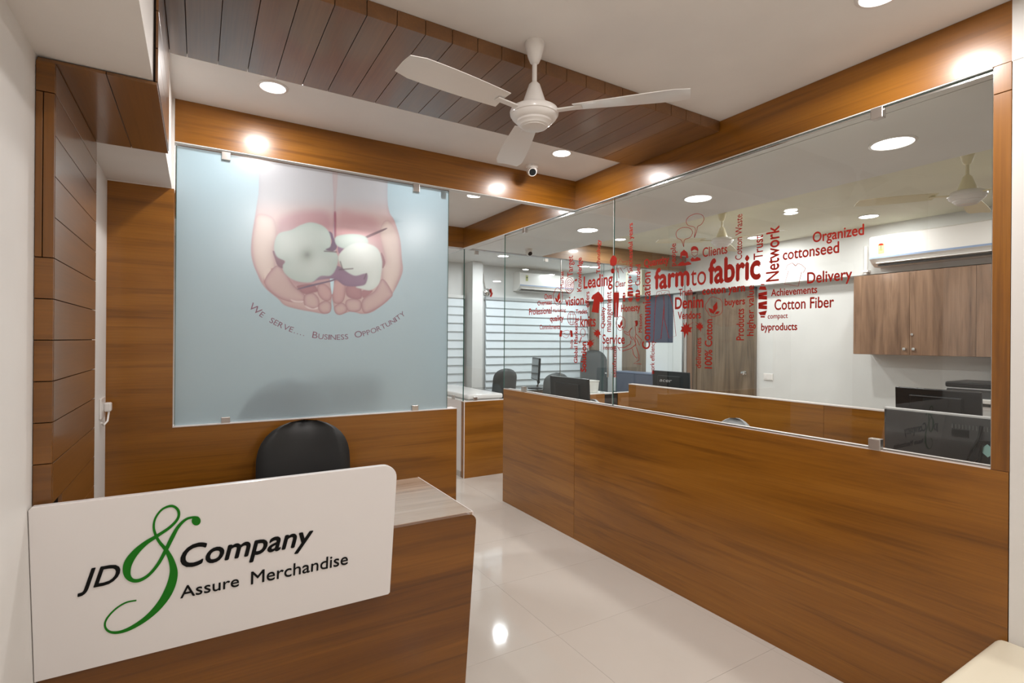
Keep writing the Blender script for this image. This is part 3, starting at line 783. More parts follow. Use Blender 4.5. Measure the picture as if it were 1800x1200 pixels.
# jeans outline
a_ = Art()
for q in (((600, 130), (608, 85), (680, 65), (745, 72), (755, 125)), ((655, 85), (675, 115), (705, 85)), ((600, 130), (585, 300), (570, 640), (655, 610), (690, 230), (685, 130)), ((755, 125), (790, 250), (825, 580), (745, 605), (690, 380), (690, 230)), ((605, 140), (640, 100)), ((755, 130), (720, 100))):
    a_.line([c5(*p) for p in q], .8)
a_.done('red outlined pair of jeans')
def leaf(cx, cy, s, label, flip=1):
    pts = [(0, -1), (.18, -.5), (.5, -.75), (.45, -.3), (1, -.3), (.7, .05), (.85, .35), (.35, .3), (.3, .75), (0, .45), (-.25, 1.1), (-.4, .3), (-.9, .25), (-.65, -.1), (-.8, -.4), (-.4, -.35), (-.45, -.9), (-.15, -.5)]
    a = Art(); a.fill([(cx+flip*x*s*.8, cy+y*s) for x, y in pts]); a.line([(cx+flip*.2*s, cy-.4*s), (cx+flip*.9*s, cy-.95*s)], .6); a.done(label)
leaf(1206, 579, 14, 'solid red leaf below the word Vendors')
leaf(1230, 574, 9, 'smaller solid red leaf right of the first', -1)
leaf(1037.5, 604, 8.5, 'solid red leaf below the word knits')
leaf(1050, 586, 9, 'solid red leaf left of the word Quality', -1)
a_ = Art()
for q, wd in ((((300, 215), (345, 200), (352, 240), (330, 285), (310, 270)), 1.0), (((270, 305), (240, 330), (225, 400), (240, 450), (270, 490)), .9), (((270, 305), (200, 385), (150, 355)), .9), (((150, 355), (145, 380), (215, 425), (225, 400)), .9), (((310, 280), (325, 400), (310, 450), (325, 590)), .9), (((325, 400), (410, 490), (380, 575), (320, 450)), .9), (((250, 500), (240, 550), (160, 600), (65, 610), (45, 590), (85, 650)), 1.1), (((325, 555), (250, 620), (120, 660), (120, 645)), 1.1), (((270, 620), (285, 700), (330, 765), (375, 740), (330, 600)), .9), (((370, 750), (370, 795), (290, 845), (405, 855)), .9), (((240, 450), (275, 445), (325, 550)), .9)):
    a_.line([c7(*p) for p in q], wd)
a_.fill([c7(*p) for p in ((315, 205), (345, 200), (355, 245), (330, 290), (315, 240))], 3)
a_.done('red sketched man running with a cotton boll')

# ================================================================ far cabin glass
fc = thing('far_cabin_glass', 'clear glass panes of the far cabin beyond the passage, with a steel handle', 'glass panel', (2.39, 4.925, .802))
pane(fc, .002, 1.25, -.004, .004, 0, 1.596)
pane(fc, 1.255, 1.88, -.004, .004, 0, 1.596)
pane(fc, 2.13, 3.34, -.004, .004, 0, 1.596)
pane(fc, -.004, .004, .008, 2.17, 0, 1.596)
part('seam_seal', STEEL, fc, (1.2505, 1.2545, -.006, .006, 0, 1.596))
part('seam_seal', STEEL, fc, (3.34, 3.352, -.02, .01, 0, 1.596))
for x, z in ((.14, 1.57), (1.04, 1.57), (.14, .02)):
    part('glass_clip', STEEL, fc, (x-.022, x+.022, -.012, .012, z-.02, z+.02), bev=.002)
for y in (.25, .55): part('glass_clip', STEEL, fc, (-.012, .012, y-.02, y+.02, 0, .045), bev=.002)
gd = thing('glass_door', 'frameless glass door of the far cabin with long steel pull handles', 'door', (4.30, 4.925, 0))
pane(gd, .0, .215, -.005, .005, .01, 2.398)
for x in (.035, .13):
    hq = MB().cyl((x, -.05, 1.0), (x, -.05, 1.42), .012)
    hq.cyl((x, -.05, 1.05), (x, -.004, 1.05), .007); hq.cyl((x, -.05, 1.37), (x, -.004, 1.37), .007)
    hq.build('pull_handle', CHROME, gd, True)
jb = struct('trim_7', 'narrow brown upright where the far cabin glass meets the inner wall', MB().box(5.87, XF, 4.88, 4.97, .80, 2.40), CABZ)

# ================================================================ reception desk
dk = thing('reception_desk', 'low wooden reception desk with a glossy top and leaning front', 'desk', (.3, 1.95, 0))
def dl(x, y, z): return (x-.3, y-1.95, z)
DT = .765
def yf(z): return 1.81 + (DT-z)*.124
# leaning front with rounded upper corner
pts = []
for k in range(7):
    t = PI/2*k/6; pts.append((.905+.035*math.sin(t), DT-.035+.035*math.cos(t)))
prof = [(XL+.003, DT)] + pts + [(.94, 0.0), (XL+.003, 0.0)]
q = MB()
fr_ = [q.bm.verts.new(dl(x, yf(z), z)) for x, z in prof]; bk = [q.bm.verts.new(dl(x, yf(z)+.025, z)) for x, z in prof]
q.bm.faces.new(fr_); q.bm.faces.new(bk[::-1])
for i in range(len(prof)): q.bm.faces.new((fr_[i], fr_[(i+1) % len(prof)], bk[(i+1) % len(prof)], bk[i]))
q.build('front_panel', DX, dk)
part('desktop', COUNTER, dk, (XL+.004-.3, .934-.3, 1.8365-1.95, 2.43-1.95, DT-.03, DT-.0005), bev=.001)
part('top_edge', LEDGE, dk, (.934-.3, .938-.3, 1.8365-1.95, 2.43-1.95, DT-.03, DT+.0003))
q = MB(); q.prism([dl(.91, yf(DT)+.026, DT-.031), dl(.91, 2.44, DT-.031), dl(.91, 2.44, 0), dl(.91, yf(0)+.026, 0)], (.027, 0, 0)); q.build('side_panel', DX, dk)
part('drawer_box', DX, dk, (.5-.3, .905-.3, 2.02-1.95, 2.43-1.95, .1, DT-.032), bev=.002)
# white sign board fixed to the front
def SY(z): return 1.738 + (1.012-z)*.150
sb = thing('sign_board', 'white sign board on the desk front with black company lettering and a green ampersand', 'sign', (.11, 1.79, .53))
def sl(x, z, off=0): return (x-.11, SY(z)+off-1.79, z-.53)
x0, x1, z0, z1 = XL+.0015, .594, .533, 1.012
prof = [(x0+.008, z1), (x1-.05, z1)]
for k in range(1, 8):
    t = PI/2*k/7; prof.append((x1-.05+.05*math.sin(t), z1-.05+.05*math.cos(t)))
prof += [(x1, z0+.006), (x1-.006, z0), (x0, z0), (x0, z1-.008)]
q = MB(); T_ = .022
fr_ = [q.bm.verts.new(sl(x, z)) for x, z in prof]; bk = [q.bm.verts.new(sl(x, z, T_)) for x, z in prof]
q.bm.faces.new(fr_); q.bm.faces.new(bk[::-1])
for i in range(len(prof)): q.bm.faces.new((fr_[i], fr_[(i+1) % len(prof)], bk[(i+1) % len(prof)], bk[i]))
bmesh.ops.recalc_face_normals(q.bm, faces=q.bm.faces)
bo = q.build('board', SOLID, sb)
bvm = bo.modifiers.new('bevel', 'BEVEL'); bvm.width = .002; bvm.segments = 2; bvm.limit_method = 'ANGLE'; bvm.angle_limit = 1.0
def s_at(px, py):
    n = np.array([0, 1, .15]); c = 1.738+.15*1.012; d = raydir(px, py); o_ = np.array([0, 0, H]); t = (c-o_@n)/(d@n); p = o_+t*d
    return p[0], p[2]
def sign_text(s_, a, b_, top, bold, shear):
    (xa_, za_), (xb, zb) = s_at(*a), s_at(*b_); zt = s_at(*top)[1]; zm = (za_+zb)/2
    S = np.array(sl(xa_, zm, -.0005)); E_ = np.array(sl(xb, zm, -.0005)); T = np.array(sl(xa_, zm+(zt-za_), -.0005))
    o = text_obj('lettering', s_, S, E_, T-S, BLACKL, sb, bold=bold, shear=shear, depth=.0015); o['label'] = 'black raised lettering reading ' + s_
sign_text('JD', (136, 1036), (212, 1023), (150, 1000), .012, .30)
sign_text('Company', (317, 1001), (550, 952), (330, 961), .018, .22)
sign_text('Assure', (317, 1049), (420, 1031), (331, 1026), .004, .0)
sign_text('Merchandise', (441, 1025), (611, 992), (443, 1003), .004, .0)
# ampersand: variable-width ribbon through measured centre points (crop units)
amp = [(330, 715, 8), (260, 730, 9), (190, 775, 10), (135, 840, 12), (130, 890, 14), (165, 920, 15), (230, 918, 18), (310, 885, 24), (400, 825, 32), (480, 745, 44), (540, 650, 56), (570, 550, 54), (560, 470, 40), (525, 395, 26), (480, 340, 20), (455, 295, 18), (442, 240, 15), (455, 180, 13), (500, 125, 12), (560, 106, 15), (600, 135, 18), (598, 185, 17), (550, 240, 17), (470, 295, 20), (390, 345, 28), (320, 410, 42), (275, 480, 54), (270, 545, 46), (300, 583, 26), (350, 585, 20), (410, 550, 18), (470, 480, 20), (520, 390, 24), (560, 310, 26), (600, 240, 20), (650, 192, 15), (700, 178, 12), (730, 180, 10)]
q = MB()
def s3(u, v, off): x, z = s_at(150+u/3.6735, 860+v/3.6735); return sl(x, z, off)
P = []
for i in range(len(amp)-1):
    p0, p1, p2, p3 = (np.array(amp[max(i-1, 0)]), np.array(amp[i]), np.array(amp[i+1]), np.array(amp[min(i+2, len(amp)-1)]))
    for t in np.linspace(0, 1, 6, endpoint=False): P.append(.5*((2*p1)+(-p0+p2)*t+(2*p0-5*p1+4*p2-p3)*t*t+(-p0+3*p1-3*p2+p3)*t**3))
P.append(np.array(amp[-1], float)); prev = None
for i, p in enumerate(P):
    d = P[min(i+1, len(P)-1)][:2]-P[max(i-1, 0)][:2]; d = d/(np.linalg.norm(d)+1e-9); nn = np.array([-d[1], d[0]])*p[2]*.5
    off = -.0016-.0000045*i
    ring = [q.bm.verts.new(s3(*(p[:2]+nn), off)), q.bm.verts.new(s3(*(p[:2]-nn), off)), q.bm.verts.new(s3(*(p[:2]-nn), 0)), q.bm.verts.new(s3(*(p[:2]+nn), 0))]
    if prev:
        for k in range(4): q.bm.faces.new((prev[k], prev[(k+1) % 4], ring[(k+1) % 4], ring[k]))
    prev = ring
c_ = [q.bm.verts.new(s3(716+29*math.cos(t), 202+29*math.sin(t), -.0019)) for t in np.linspace(0, 2*PI, 28, endpoint=False)]
c2_ = [q.bm.verts.new(s3(716+29*math.cos(t), 202+29*math.sin(t), 0)) for t in np.linspace(0, 2*PI, 28, endpoint=False)]
q.bm.faces.new(c_)
for i in range(28): q.bm.faces.new((c_[i], c_[(i+1) % 28], c2_[(i+1) % 28], c2_[i]))
o = q.build('ampersand', GREEN, sb); o['label'] = 'large green swirling ampersand'

# ================================================================ reception chair (back visible above the sign)
def shell(w_, h_, t_, bulge=.04, nu=16, nv=14, rtop=.5, rbot=.35, wave=0):
    """rounded cushion standing in XZ, thickness along Y"""
    q = MB()
    def outline(v):
        if v > 1-rtop: k = (v-(1-rtop))/rtop; return max((1-k**2.6), 0)**.5
        if v < rbot: k = (rbot-v)/rbot; return 1-.18*k**2
        return 1
    front, back = [], []
    for j in range(nv+1):
        v = 1-(1-j/nv)**1.6 if j > 0 else 0
        hw = outline(v)*w_/2; rf_, rb = [], []
        for i in range(nu+1):
            u = -1+2*i/nu; x = u*hw; e = (1-abs(u)**4)**.5*(1-max(0, (v-.8)/.2)**3*.8)
            cv = bulge*(u*u)
            rf_.append(q.bm.verts.new((x, -t_*.5*e-cv, v*h_))); rb.append(q.bm.verts.new((x, t_*.5*e+.004-cv, v*h_)))
        front.append(rf_); back.append(rb)
    for j in range(nv):
        for i in range(nu):
            q.bm.faces.new((front[j][i], front[j][i+1], front[j+1][i+1], front[j+1][i]))
            q.bm.faces.new((back[j][i], back[j+1][i], back[j+1][i+1], back[j][i+1]))
        for A_, s_ in ((0, 1), (nu, -1)):
            f_ = (front[j][A_], front[j+1][A_], back[j+1][A_], back[j][A_]); q.bm.faces.new(f_ if s_ > 0 else f_[::-1])
    for i in range(nu):
        q.bm.faces.new((front[nv][i], front[nv][i+1], back[nv][i+1], back[nv][i])); q.bm.faces.new((front[0][i+1], front[0][i], back[0][i], back[0][i+1]))
    bmesh.ops.remove_doubles(q.bm, verts=q.bm.verts, dist=.0005)
    return q
def office_chair(label, loc, rz, backw, backh, backz, bmat, group=None, arms=True, rtop=.5):
    t = thing('office_chair', label, 'chair', loc, rz, group)
    o = shell(backw, backh, .07, rtop=rtop).build('backrest', bmat, t, True); o.location = (0, .23, backz); o.rotation_euler = (-.12, 0, 0)
    MB().box(-.24, .24, -.24, .22, .43, .51, bev=.03, seg=4).build('seat', bmat, t, True)
    MB().box(-.03, .03, .17, .26, .40, backz+.12, bev=.008).build('back_bracket', BLACKP, t)
    MB().cyl((0, 0, .10), (0, 0, .43), .028).build('column', CHROME, t, True)
    bq = MB()
    for k in range(5):
        a = 2*PI*k/5+.3; bq.tube([(0, 0, .105), (.15*math.cos(a), .15*math.sin(a), .09), (.28*math.cos(a), .28*math.sin(a), .065)], [.028, .022, .015])
    bq.build('base', BLACKP, t, True)
    for k in range(5):
        a = 2*PI*k/5+.3
        MB().cyl((.28*math.cos(a)-.02, .28*math.sin(a), .027), (.28*math.cos(a)+.02, .28*math.sin(a), .027), .027).build('castor', BLACKP, t, True)
    if arms:
        for s_ in (-1, 1):
            MB().tube([(s_*.24, .12, .47), (s_*.29, .12, .55), (s_*.29, .10, .66), (s_*.29, -.12, .67)], .016).build('armrest', BLACKP, t, True)
    return t
office_chair('black leather chair behind the reception desk', (.49, 2.69, 0), 0, .47, .56, .45, LEATH, rtop=.42)

# ================================================================ light switch on left wall strip
sw = thing('wall_switch', 'white wall switch with a small plug on the wall strip behind the planks', 'switch', (XL, 2.90, 1.13))
part('plate', WPLAST, sw, (.0, .008, -.06, .06, -.045, .045), bev=.003)
MB().box(.008, .034, .005, .045, -.02, .02, bev=.006).build('plug', WPLAST, sw)
MB().tube([(.025, .02, -.018), (.022, .0, -.06), (.012, -.03, -.075), (.008, -.05, -.06)], .004).build('cable', WPLAST, sw, True)

# ================================================================ ceiling fittings
def downlight(x, y, z, r, wt, colr_, label, vis, group='round ceiling lights'):
    t = thing('ceiling_light', label, 'light', (x, y, z), 0, group)
    q = MB(); q.lathe([(r+.012, 0), (r+.012, -.003), (r+.006, -.006), (r, -.006), (r-.002, -.002), (r-.002, 0)], n=36); q.build('rim', WPLAST, t, True)
    MB().lathe([(0, -.0005), (r-.003, -.0005), (r-.003, -.0035), (0, -.0035)], n=36).build('diffuser', diff_mat(colr_), t)
    ld = bpy.data.lights.new('lamp', 'AREA'); ld.shape = 'DISK'; ld.size = 2*r*.95; ld.energy = wt; ld.color = colr_
    lo = bpy.data.objects.new('lamp', ld); COL.objects.link(lo); lo.parent = t; lo.location = (0, 0, -.012)
_dm = {}
def diff_mat(c):
    if c not in _dm: _dm[c] = mat('lamp_diffuser', (.9, .9, .9), .4, emit=(c, 14))
    return _dm[c]
for a in LIGHTS: downlight(*a)

def fan(label, loc, m, r=.094, drop=.33, ang=0.0, blades=True, matm=None):
    t = thing('ceiling_fan', label, 'fan', loc, 0, 'white ceiling fans')
    s_ = r/.094
    MB().lathe([(.038, 0), (.040, -.004), (.034, -.03), (.026, -.06), (.018, -.078), (.010, -.084), (.0, -.084)], n=36).build('canopy', m, t, True)
    MB().cyl((0, 0, -.08), (0, 0, -drop+.16), .0095).build('rod', m, t, True)
    MB().lathe([(.012, -drop+.175), (.022, -drop+.165), (.032, -drop+.135), (.044, -drop+.10), (.052, -drop+.078), (.050, -drop+.072), (.0, -drop+.07)], n=36).build('bell_cover', m, t, True)
    MB().lathe([(.045, -drop+.078), (.075*s_, -drop+.076), (.092*s_, -drop+.066), (.096*s_, -drop+.055), (.094*s_, -drop+.044), (.090*s_, -drop+.042), (.088*s_, -drop+.034), (.078*s_, -drop+.024), (.070*s_, -drop+.021), (.068*s_, -drop+.014), (.058*s_, -drop+.008), (.056*s_, -drop+.003), (.050*s_, -drop), (0, -drop)], n=48).build('motor', m if matm is None else matm, t, True)
    MB().lathe([(.048*s_, -drop+.001), (.049*s_, -drop-.003), (.045*s_, -drop-.004), (0, -drop-.002)], n=40).build('base_cap', m if matm is None else matm, t, True)
    for k in range(3):
        a = ang+2*PI*k/3
        q = MB(); nb = 8
        top, bot = [], []
        for i in range(nb+1):
            u = i/nb; x = .16+.42*u; hw = .045+.018*math.sin(u*PI*.6); hw *= (1 if u < .93 else .8)
            tw = .20-.10*u; zc = -drop+.058-.012*u
            row = []
            for (yy, zz) in ((-hw, -hw*tw), (0, .004), (hw, hw*tw)): row.append((x, yy, zc+zz))
            top.append([q.bm.verts.new(p) for p in row]); bot.append([q.bm.verts.new((p[0], p[1], p[2]-.0025)) for p in row])
        for i in range(nb):
            for j in range(2):
                q.bm.faces.new((top[i][j], top[i][j+1], top[i+1][j+1], top[i+1][j])); q.bm.faces.new((bot[i][j], bot[i+1][j], bot[i+1][j+1], bot[i][j+1]))
            for j in (0, 2): q.bm.faces.new((top[i][j], top[i+1][j], bot[i+1][j], bot[i][j]))
        for i in (0, nb):
            for j in range(2): q.bm.faces.new((top[i][j], top[i][j+1], bot[i][j+1], bot[i][j]))
        o = q.build('blade', m, t, True); o.rotation_euler = (0, 0, a)
        o2 = MB().box(.06, .19, -.014, .014, -drop+.050, -drop+.056, bev=.002).build('blade_arm', m, t); o2.rotation_euler = (0, 0, a)
    return t
fan('white ceiling fan in the reception in front of the panelled ceiling strip', (1.126, 1.705, CZ), WPLAST, ang=1.22)
fan('cream ceiling fan inside the glazed room, left one above the word Clients', (4.03, 3.03, CZ), CREAMP, ang=.5, matm=WPLAST, drop=.31)
fan('cream ceiling fan inside the glazed room, right one near the wooden post', (3.99, 1.28, CZ), CREAMP, ang=.2, matm=WPLAST, drop=.32)

cc = thing('security_camera', 'small white dome security camera under the ceiling by the beam corner', 'camera', (1.90, 2.90, CZ))
MB().lathe([(.042, 0), (.043, -.012), (.038, -.022), (0, -.022)], n=28).build('mount', WPLAST, cc, True)
dv = Vector((-.35, -.75, -.5)).normalized(); c0 = Vector((0, 0, -.036))
q = MB(); bmesh.ops.create_uvsphere(q.bm, u_segments=24, v_segments=14, radius=.036, matrix=Matrix.Translation(c0)); q.cyl(c0, c0+dv*.040, .032, .027); q.build('camera_head', WPLAST, cc, True)
MB().cyl(c0+dv*.0402, c0+dv*.0425, .023, .021).build('lens', BLACKP, cc, True)
c2 = copy_tree(cc); c2.location = (2.95, 4.55, SZ); c2.rotation_euler = (0, 0, .3); c2['label'] = 'small white dome security camera on the soffit behind the glass'

# ================================================================ glazed room furniture
cb = thing('overhead_cabinet', 'brown wood-grain wall cabinet under the right-hand air conditioner', 'cabinet', (5.55, 2.0, 1.336))
part('carcass', CABZ, cb, (.018, .349, -1.2, .66, 0, .765), bev=.001)
for k, (a, b_) in enumerate(((.189, .660), (-.283, .187), (-.755, -.285), (-1.2, -.757))):
    d_ = part('door', CABZ, cb, (0, .017, a, b_, .002, .763), bev=.001)
    ky = a+.035 if k % 2 == 0 else b_-.035
    kb = MB().box(-.02, 0, ky-.012, ky+.012, .045, .069, bev=.003).build('knob', CHROME, d_)
    if k == 1: MB().cyl((-.008, b_-.02, .19), (0, b_-.02, .19), .011).build('lock', CHROME, d_, True)
def aircon(label, loc, rz, w_, group='wall air conditioners'):
    t = thing('air_conditioner', label, 'air conditioner', loc, rz, group)     # local: back on y=0, facing -y
    q = MB(); prof = [(0, 0), (0, .29), (-.17, .29), (-.20, .275), (-.205, .07), (-.16, .03), (-.10, 0)]
    q.prism([(-w_/2, y, z) for y, z in prof], (w_, 0, 0)); q.build('body', WPLAST, t)
    part('blue_strip', BLUEC, t, (-w_/2+.002, w_/2-.002, -.2065, -.203, .072, .088))
    part('flap', WPLAST, t, (-w_/2+.05, w_/2-.05, -.19, -.155, .026, .034))
    part('air_slot', DGREY, t, (-w_/2+.05, w_/2-.05, -.155, -.11, .004, .012))
    return t
ac = aircon('white wall air conditioner above the brown overhead cabinet', (5.75, 2.02, 2.18), -PI/2, 1.0)
# energy label
e_ = MB().box(-.425, -.375, -.2075, -.2052, .115, .21).build('energy_label', YLAB, ac)
q = MB(); q.prism([(-.40+.022*math.cos(t), -.2076, .19+.022*math.sin(t)) for t in np.linspace(0, PI, 12)], (0, -.0006, 0)); q.build('dial_print', RED, e_)
q = MB().box(-.415, -.385, -.2082, -.2076, .15, .153).box(-.412, -.388, -.2082, -.2076, .143, .146).box(-.402, -.398, -.2082, -.2076, .155, .19); q.build('label_print', BLACKP, e_)
ac2 = aircon('white wall air conditioner above the striped blinds in the far cabin', (4.84, YF, 2.235), 0, 1.06)
e_ = MB().box(-.42, -.38, -.2075, -.2052, .15, .24).build('energy_label', YLAB, ac2)
q = MB().box(-.412, -.388, -.2082, -.2076, .19, .215).box(-.408, -.392, -.2082, -.2076, .165, .172); q.build('label_print', BLACKP, e_)

d1 = struct('door_1', 'brown streaked wooden door in the inner wall', MB().box(5.872, XF-.001, 3.955, 4.80, 0, 2.095, bev=.002), DOORZ)
part('door_frame', DOORZ, d1, (5.855, XF-.0005, 4.80, 4.862, 0, 2.129), (5.855, XF-.0005, 3.925, 3.955, 0, 2.129), (5.855, XF-.0005, 3.925, 4.862, 2.097, 2.129))
MB().lathe([(.0, 0), (.024, 0), (.024, -.006), (.010, -.01), (.010, -.03), (.024, -.038), (.026, -.05), (.018, -.062), (0, -.064)], c=(5.872, 4.065, 1.062), axis='X', n=24).build('door_handle', CHROME, d1, True)
s2 = thing('power_socket', 'small white power socket on the inner wall right of the door', 'socket', (XF-.001, 3.77, 1.03))
part('plate', WPLAST, s2, (-.010, 0, -.06, .06, -.04, .04), bev=.003)
part('socket_face', WPLAST, s2, (-.013, -.010, -.05, 0, -.03, .03))
part('rocker', WPLAST, s2, (-.015, -.010, .015, .045, -.02, .02))
pp = thing('conduit_pipe', 'white pipe running down beside the right-hand air conditioner', 'pipe', (5.72, 2.63, 2.13))
MB().cyl((0, 0, 0), (0, 0, .28), .018).build('pipe', WPLAST, pp, True)
MB().box(-.025, .03, -.03, .03, .02, .04).build('bracket', WPLAST, pp)

# wardrobe wall of the far cabin
wd = thing('wardrobe', 'white wall unit with brown doors and a navy panel in the far cabin', 'wardrobe', (5.9, 6.0, 0))
part('carcass', CREAM, wd, (-.055, -.001, -1.02, 1.09, 0, 2.125))
def wdoor(name, m, y0, y1, z0, z1):
    return part(name, m, wd, (-.075, -.056, y0-6+.0015, y1-6-.0015, z0+.0015, z1-.0015), bev=.001)
WD_W = mat('white_laminate', (.78, .80, .80), .3)
wdoor('door', DOORZ, 6.77, 7.08, .02, 2.12)
wdoor('door', WD_W, 6.22, 6.77, .02, 1.30); wdoor('door', WD_W, 6.22, 6.77, 1.30, 2.12)
wdoor('door', DOORZ, 5.70, 6.22, .02, 2.12)
wdoor('navy_panel', NAVY, 5.18, 5.70, 1.43, 2.12)
wdoor('door', WD_W, 5.18, 5.70, .02, 1.43); wdoor('door', WD_W, 4.985, 5.18, .02, 2.12)
mb_ = thing('meter_box', 'pale framed fuse box on the bulkhead over the brown wardrobe door', 'box', (5.749, 5.83, 2.28))
part('case', CREAMP, mb_, (-.06, 0, -.17, .17, -.14, .24), bev=.004)
part('frame', WPLAST, mb_, (-.066, -.06, -.13, .13, -.11, -.09), (-.066, -.06, -.13, .13, .19, .21), (-.066, -.06, -.13, -.11, -.11, .21), (-.066, -.06, .11, .13, -.11, .21), (-.066, -.06, -.11, .11, .04, .055))
part('window', mat('grey_window', (.35, .42, .42), .15), mb_, (-.062, -.0601, -.11, .11, -.09, .19))

# blinds: one slat per fold
bl = thing('window_blind', 'pale blue-grey blind of broad horizontal slats across the far cabin window', 'blind', (4.8, YF-.05, 0))
part('headrail', mat('blind_rail', (.42, .44, .45), .5), bl, (-1.02, .995, -.03, .045, 2.07, 2.115), bev=.004)
sl_me = None
for k in range(12):
    zt_ = 2.07-.125*k
    if sl_me is None:
        q = MB(); q.prism([(-1.01, -.004, 0), (-1.01, -.028, -.118), (-1.01, -.018, -.130), (-1.01, .008, -.125), (-1.01, .012, 0)], (1.995, 0, 0))
        o = q.build('slat', BLINDM, bl); sl_me = o.data
    else:
        o = bpy.data.objects.new('slat', sl_me); COL.objects.link(o); o.parent = bl
    o.location = (0, 0, zt_)
part('bottom_rail', mat('blind_rail_low', (.5, .52, .53), .5), bl, (-1.01, .985, -.02, .01, .54, .57), bev=.004)
part('cord', WPLAST, bl, (.99, 1.0, -.04, -.03, .9, 2.07))
pl = struct('trim_8', 'white pillar left of the striped blinds in the far cabin', MB().box(3.46, 3.63, 6.85, YF, .0, CZ-.001), CREAM)
b2 = thing('window_blind', 'pale blind seen through two glass panes left of the white pillar', 'blind', (2.93, YF-.05, 0))
for k in range(12):
    o = bpy.data.objects.new('slat', sl_me); COL.objects.link(o); o.parent = b2; o.location = (0, 0, 2.07-.125*k); o.scale = (.48, 1, 1)
part('headrail', CREAM, b2, (-.49, .49, -.03, .045, 2.07, 2.115), bev=.004)

# desks
def desk(label, loc, x0, x1, y0, y1, z, m, leg_m, group='long office desks'):
    t = thing('office_desk', label, 'desk', loc)
    part('desktop', m, t, (x0, x1, y0, y1, z-.028, z), bev=.002)
    for yy in (y0+.02, (y0+y1)/2, y1-.05): part('support_panel', leg_m, t, (x0+.04, x1-.04, yy, yy+.025, 0, z-.028))
    part('modesty_panel', leg_m, t, (x0+.005, x0+.02, y0, y1, .25, z-.028))
    return t
DKT = mat('dark_desk_top', (.05, .045, .04), .12, coat=.6)
desk('long desk hidden behind the low wooden wall on the right', (2.465, 0, 0), 0, .34, -.1, 4.0, .75, COUNTER, CABZ)
desk('long desk on the far side of the inner desk partition', (3.85, 0, 0), 0, .58, -.1, 3.9, .75, COUNTER, CABZ)
desk('side counter under the overhead cabinet', (5.3, 0, 0), 0, .595, -.1, 1.87, .95, SOLID, CREAM)
t = thing('cabin_desk', 'dark glass-topped desk in the far cabin', 'desk', (3.95, 6.38, 0))
part('desktop', DKT, t, (-.55, .95, -.35, .35, .735, .76), bev=.003)
part('side_panel', CABZ, t, (-.5, -.47, -.33, .33, 0, .735)); part('side_panel', CABZ, t, (.87, .90, -.33, .33, 0, .735))
part('modesty_panel', CABZ, t, (-.47, .87, -.30, -.28, .2, .735))
t = thing('white_counter', 'white rounded counter top just behind the far cabin glass corner', 'counter', (2.72, 5.5, 0))
MB().box(-.255, .18, -.53, .75, .803, .86, bev=.02, seg=4).build('countertop', SOLID, t, True)
part('base', CREAM, t, (-.25, .14, -.52, .73, 0, .803))
t = thing('credenza', 'low navy cabinet in front of the brown wardrobe door', 'cabinet', (5.60, 5.75, 0))
part('carcass', NAVY, t, (0, .22, -.46, .36, 0, .965), bev=.003); part('top', mat('blue_top', (.16, .2, .29), .4), t, (-.005, .222, -.465, .365, .965, .985), bev=.002)
for a, b_ in ((-.45, -.055), (-.05, .35)):
    o = part('door', BLUEG, t, (-.015, 0, a, b_, .03, .955), bev=.001); part('handle', CHROME, o, (-.025, -.015, b_-.05, b_-.04, .5, .62))

# monitors
def monitor(label, loc, rz, w_, h_, base_z, logo=None, silver=False, group='computer monitors', tilt=0.05, bump=True):
    """local: screen faces +y, back faces -y, origin on the desk"""
    t = thing('computer_monitor', label, 'monitor', loc, rz, group)
    q = MB().box(-w_/2, w_/2, -.014, .014, 0, h_, bev=.006, seg=2)
    o = q.build('housing', BLACKP if not silver else mat('dark_monitor_back', (.035, .038, .04), .22, coat=.4), t); o.location = (0, 0, base_z); o.rotation_euler = (tilt, 0, 0)
    part('screen', mat('screen_off', (.01, .011, .012), .08), o, (-w_/2+.015, w_/2-.015, .0142, .0155, .018, h_-.015))
    if bump:
        q = MB().box(-w_*.31, w_*.31, -.036, -.013, h_*.12, h_*.86, bev=.008); q.build('rear_cover', BLACKP if not silver else DGREY, o)
    if silver:
        part('top_bezel', mat('silver_bezel', (.6, .61, .62), .3, metal=.2), o, (-w_/2-.001, w_/2+.001, -.012, .016, h_-.002, h_+.005))
        part('side_bezel', DGREY, o, (w_/2-.002, w_/2+.004, -.016, .016, 0, h_))
        q = MB()
        for k in range(22): q.box(w_/2-.05-.011*k-.003, w_/2-.05-.011*k, -.0155, -.0138, h_-.052, h_-.034)
        q.build('vent_slots', mat('vent_grey', (.10, .11, .11), .5), o)
        part('port_panel', BLACKP, o, (w_/2-.21, w_/2-.09, -.017, -.0135, h_-.115, h_-.088), (-.02, .035, -.017, -.0135, h_-.085, h_-.055))
        MB().tube([(.075, -.02, h_-.03), (.07, -.03, h_-.08), (.05, -.035, h_-.13), (.035, -.03, h_-.17), (.05, -.03, h_-.19), (.07, -.025, h_-.16), (.08, -.03, h_-.10)], .005).build('cable', BLACKP, o, True)
    if logo:
        u, f, asp = text_geo(logo, .0)
        wl = .16; ch = .028
        S = (-wl*.72, -.0365, h_*.66); o2 = text_obj('logo', logo, S, (wl*.30, S[1], S[2]), (0, 0, ch*1.2), GREYT, o, bold=.01, shear=.2); o2['label'] = 'grey logo lettering on the back'
    MB().tube([(0, -.03, .02), (0, -.05, base_z*.5+.02), (0, -.03, base_z+.08)], .022).build('stand', BLACKP, t, True)
    MB().lathe([(0, 0), (.11, 0), (.11, .008), (.03, .016), (0, .016)], n=28).build('stand_base', BLACKP, t, True)
    return t
monitor('large dark monitor with silver top edge, its back against the clear glass beside the post', (2.66, .87, .75), -PI/2, .53, .36, .042, silver=True, bump=False, tilt=.03)
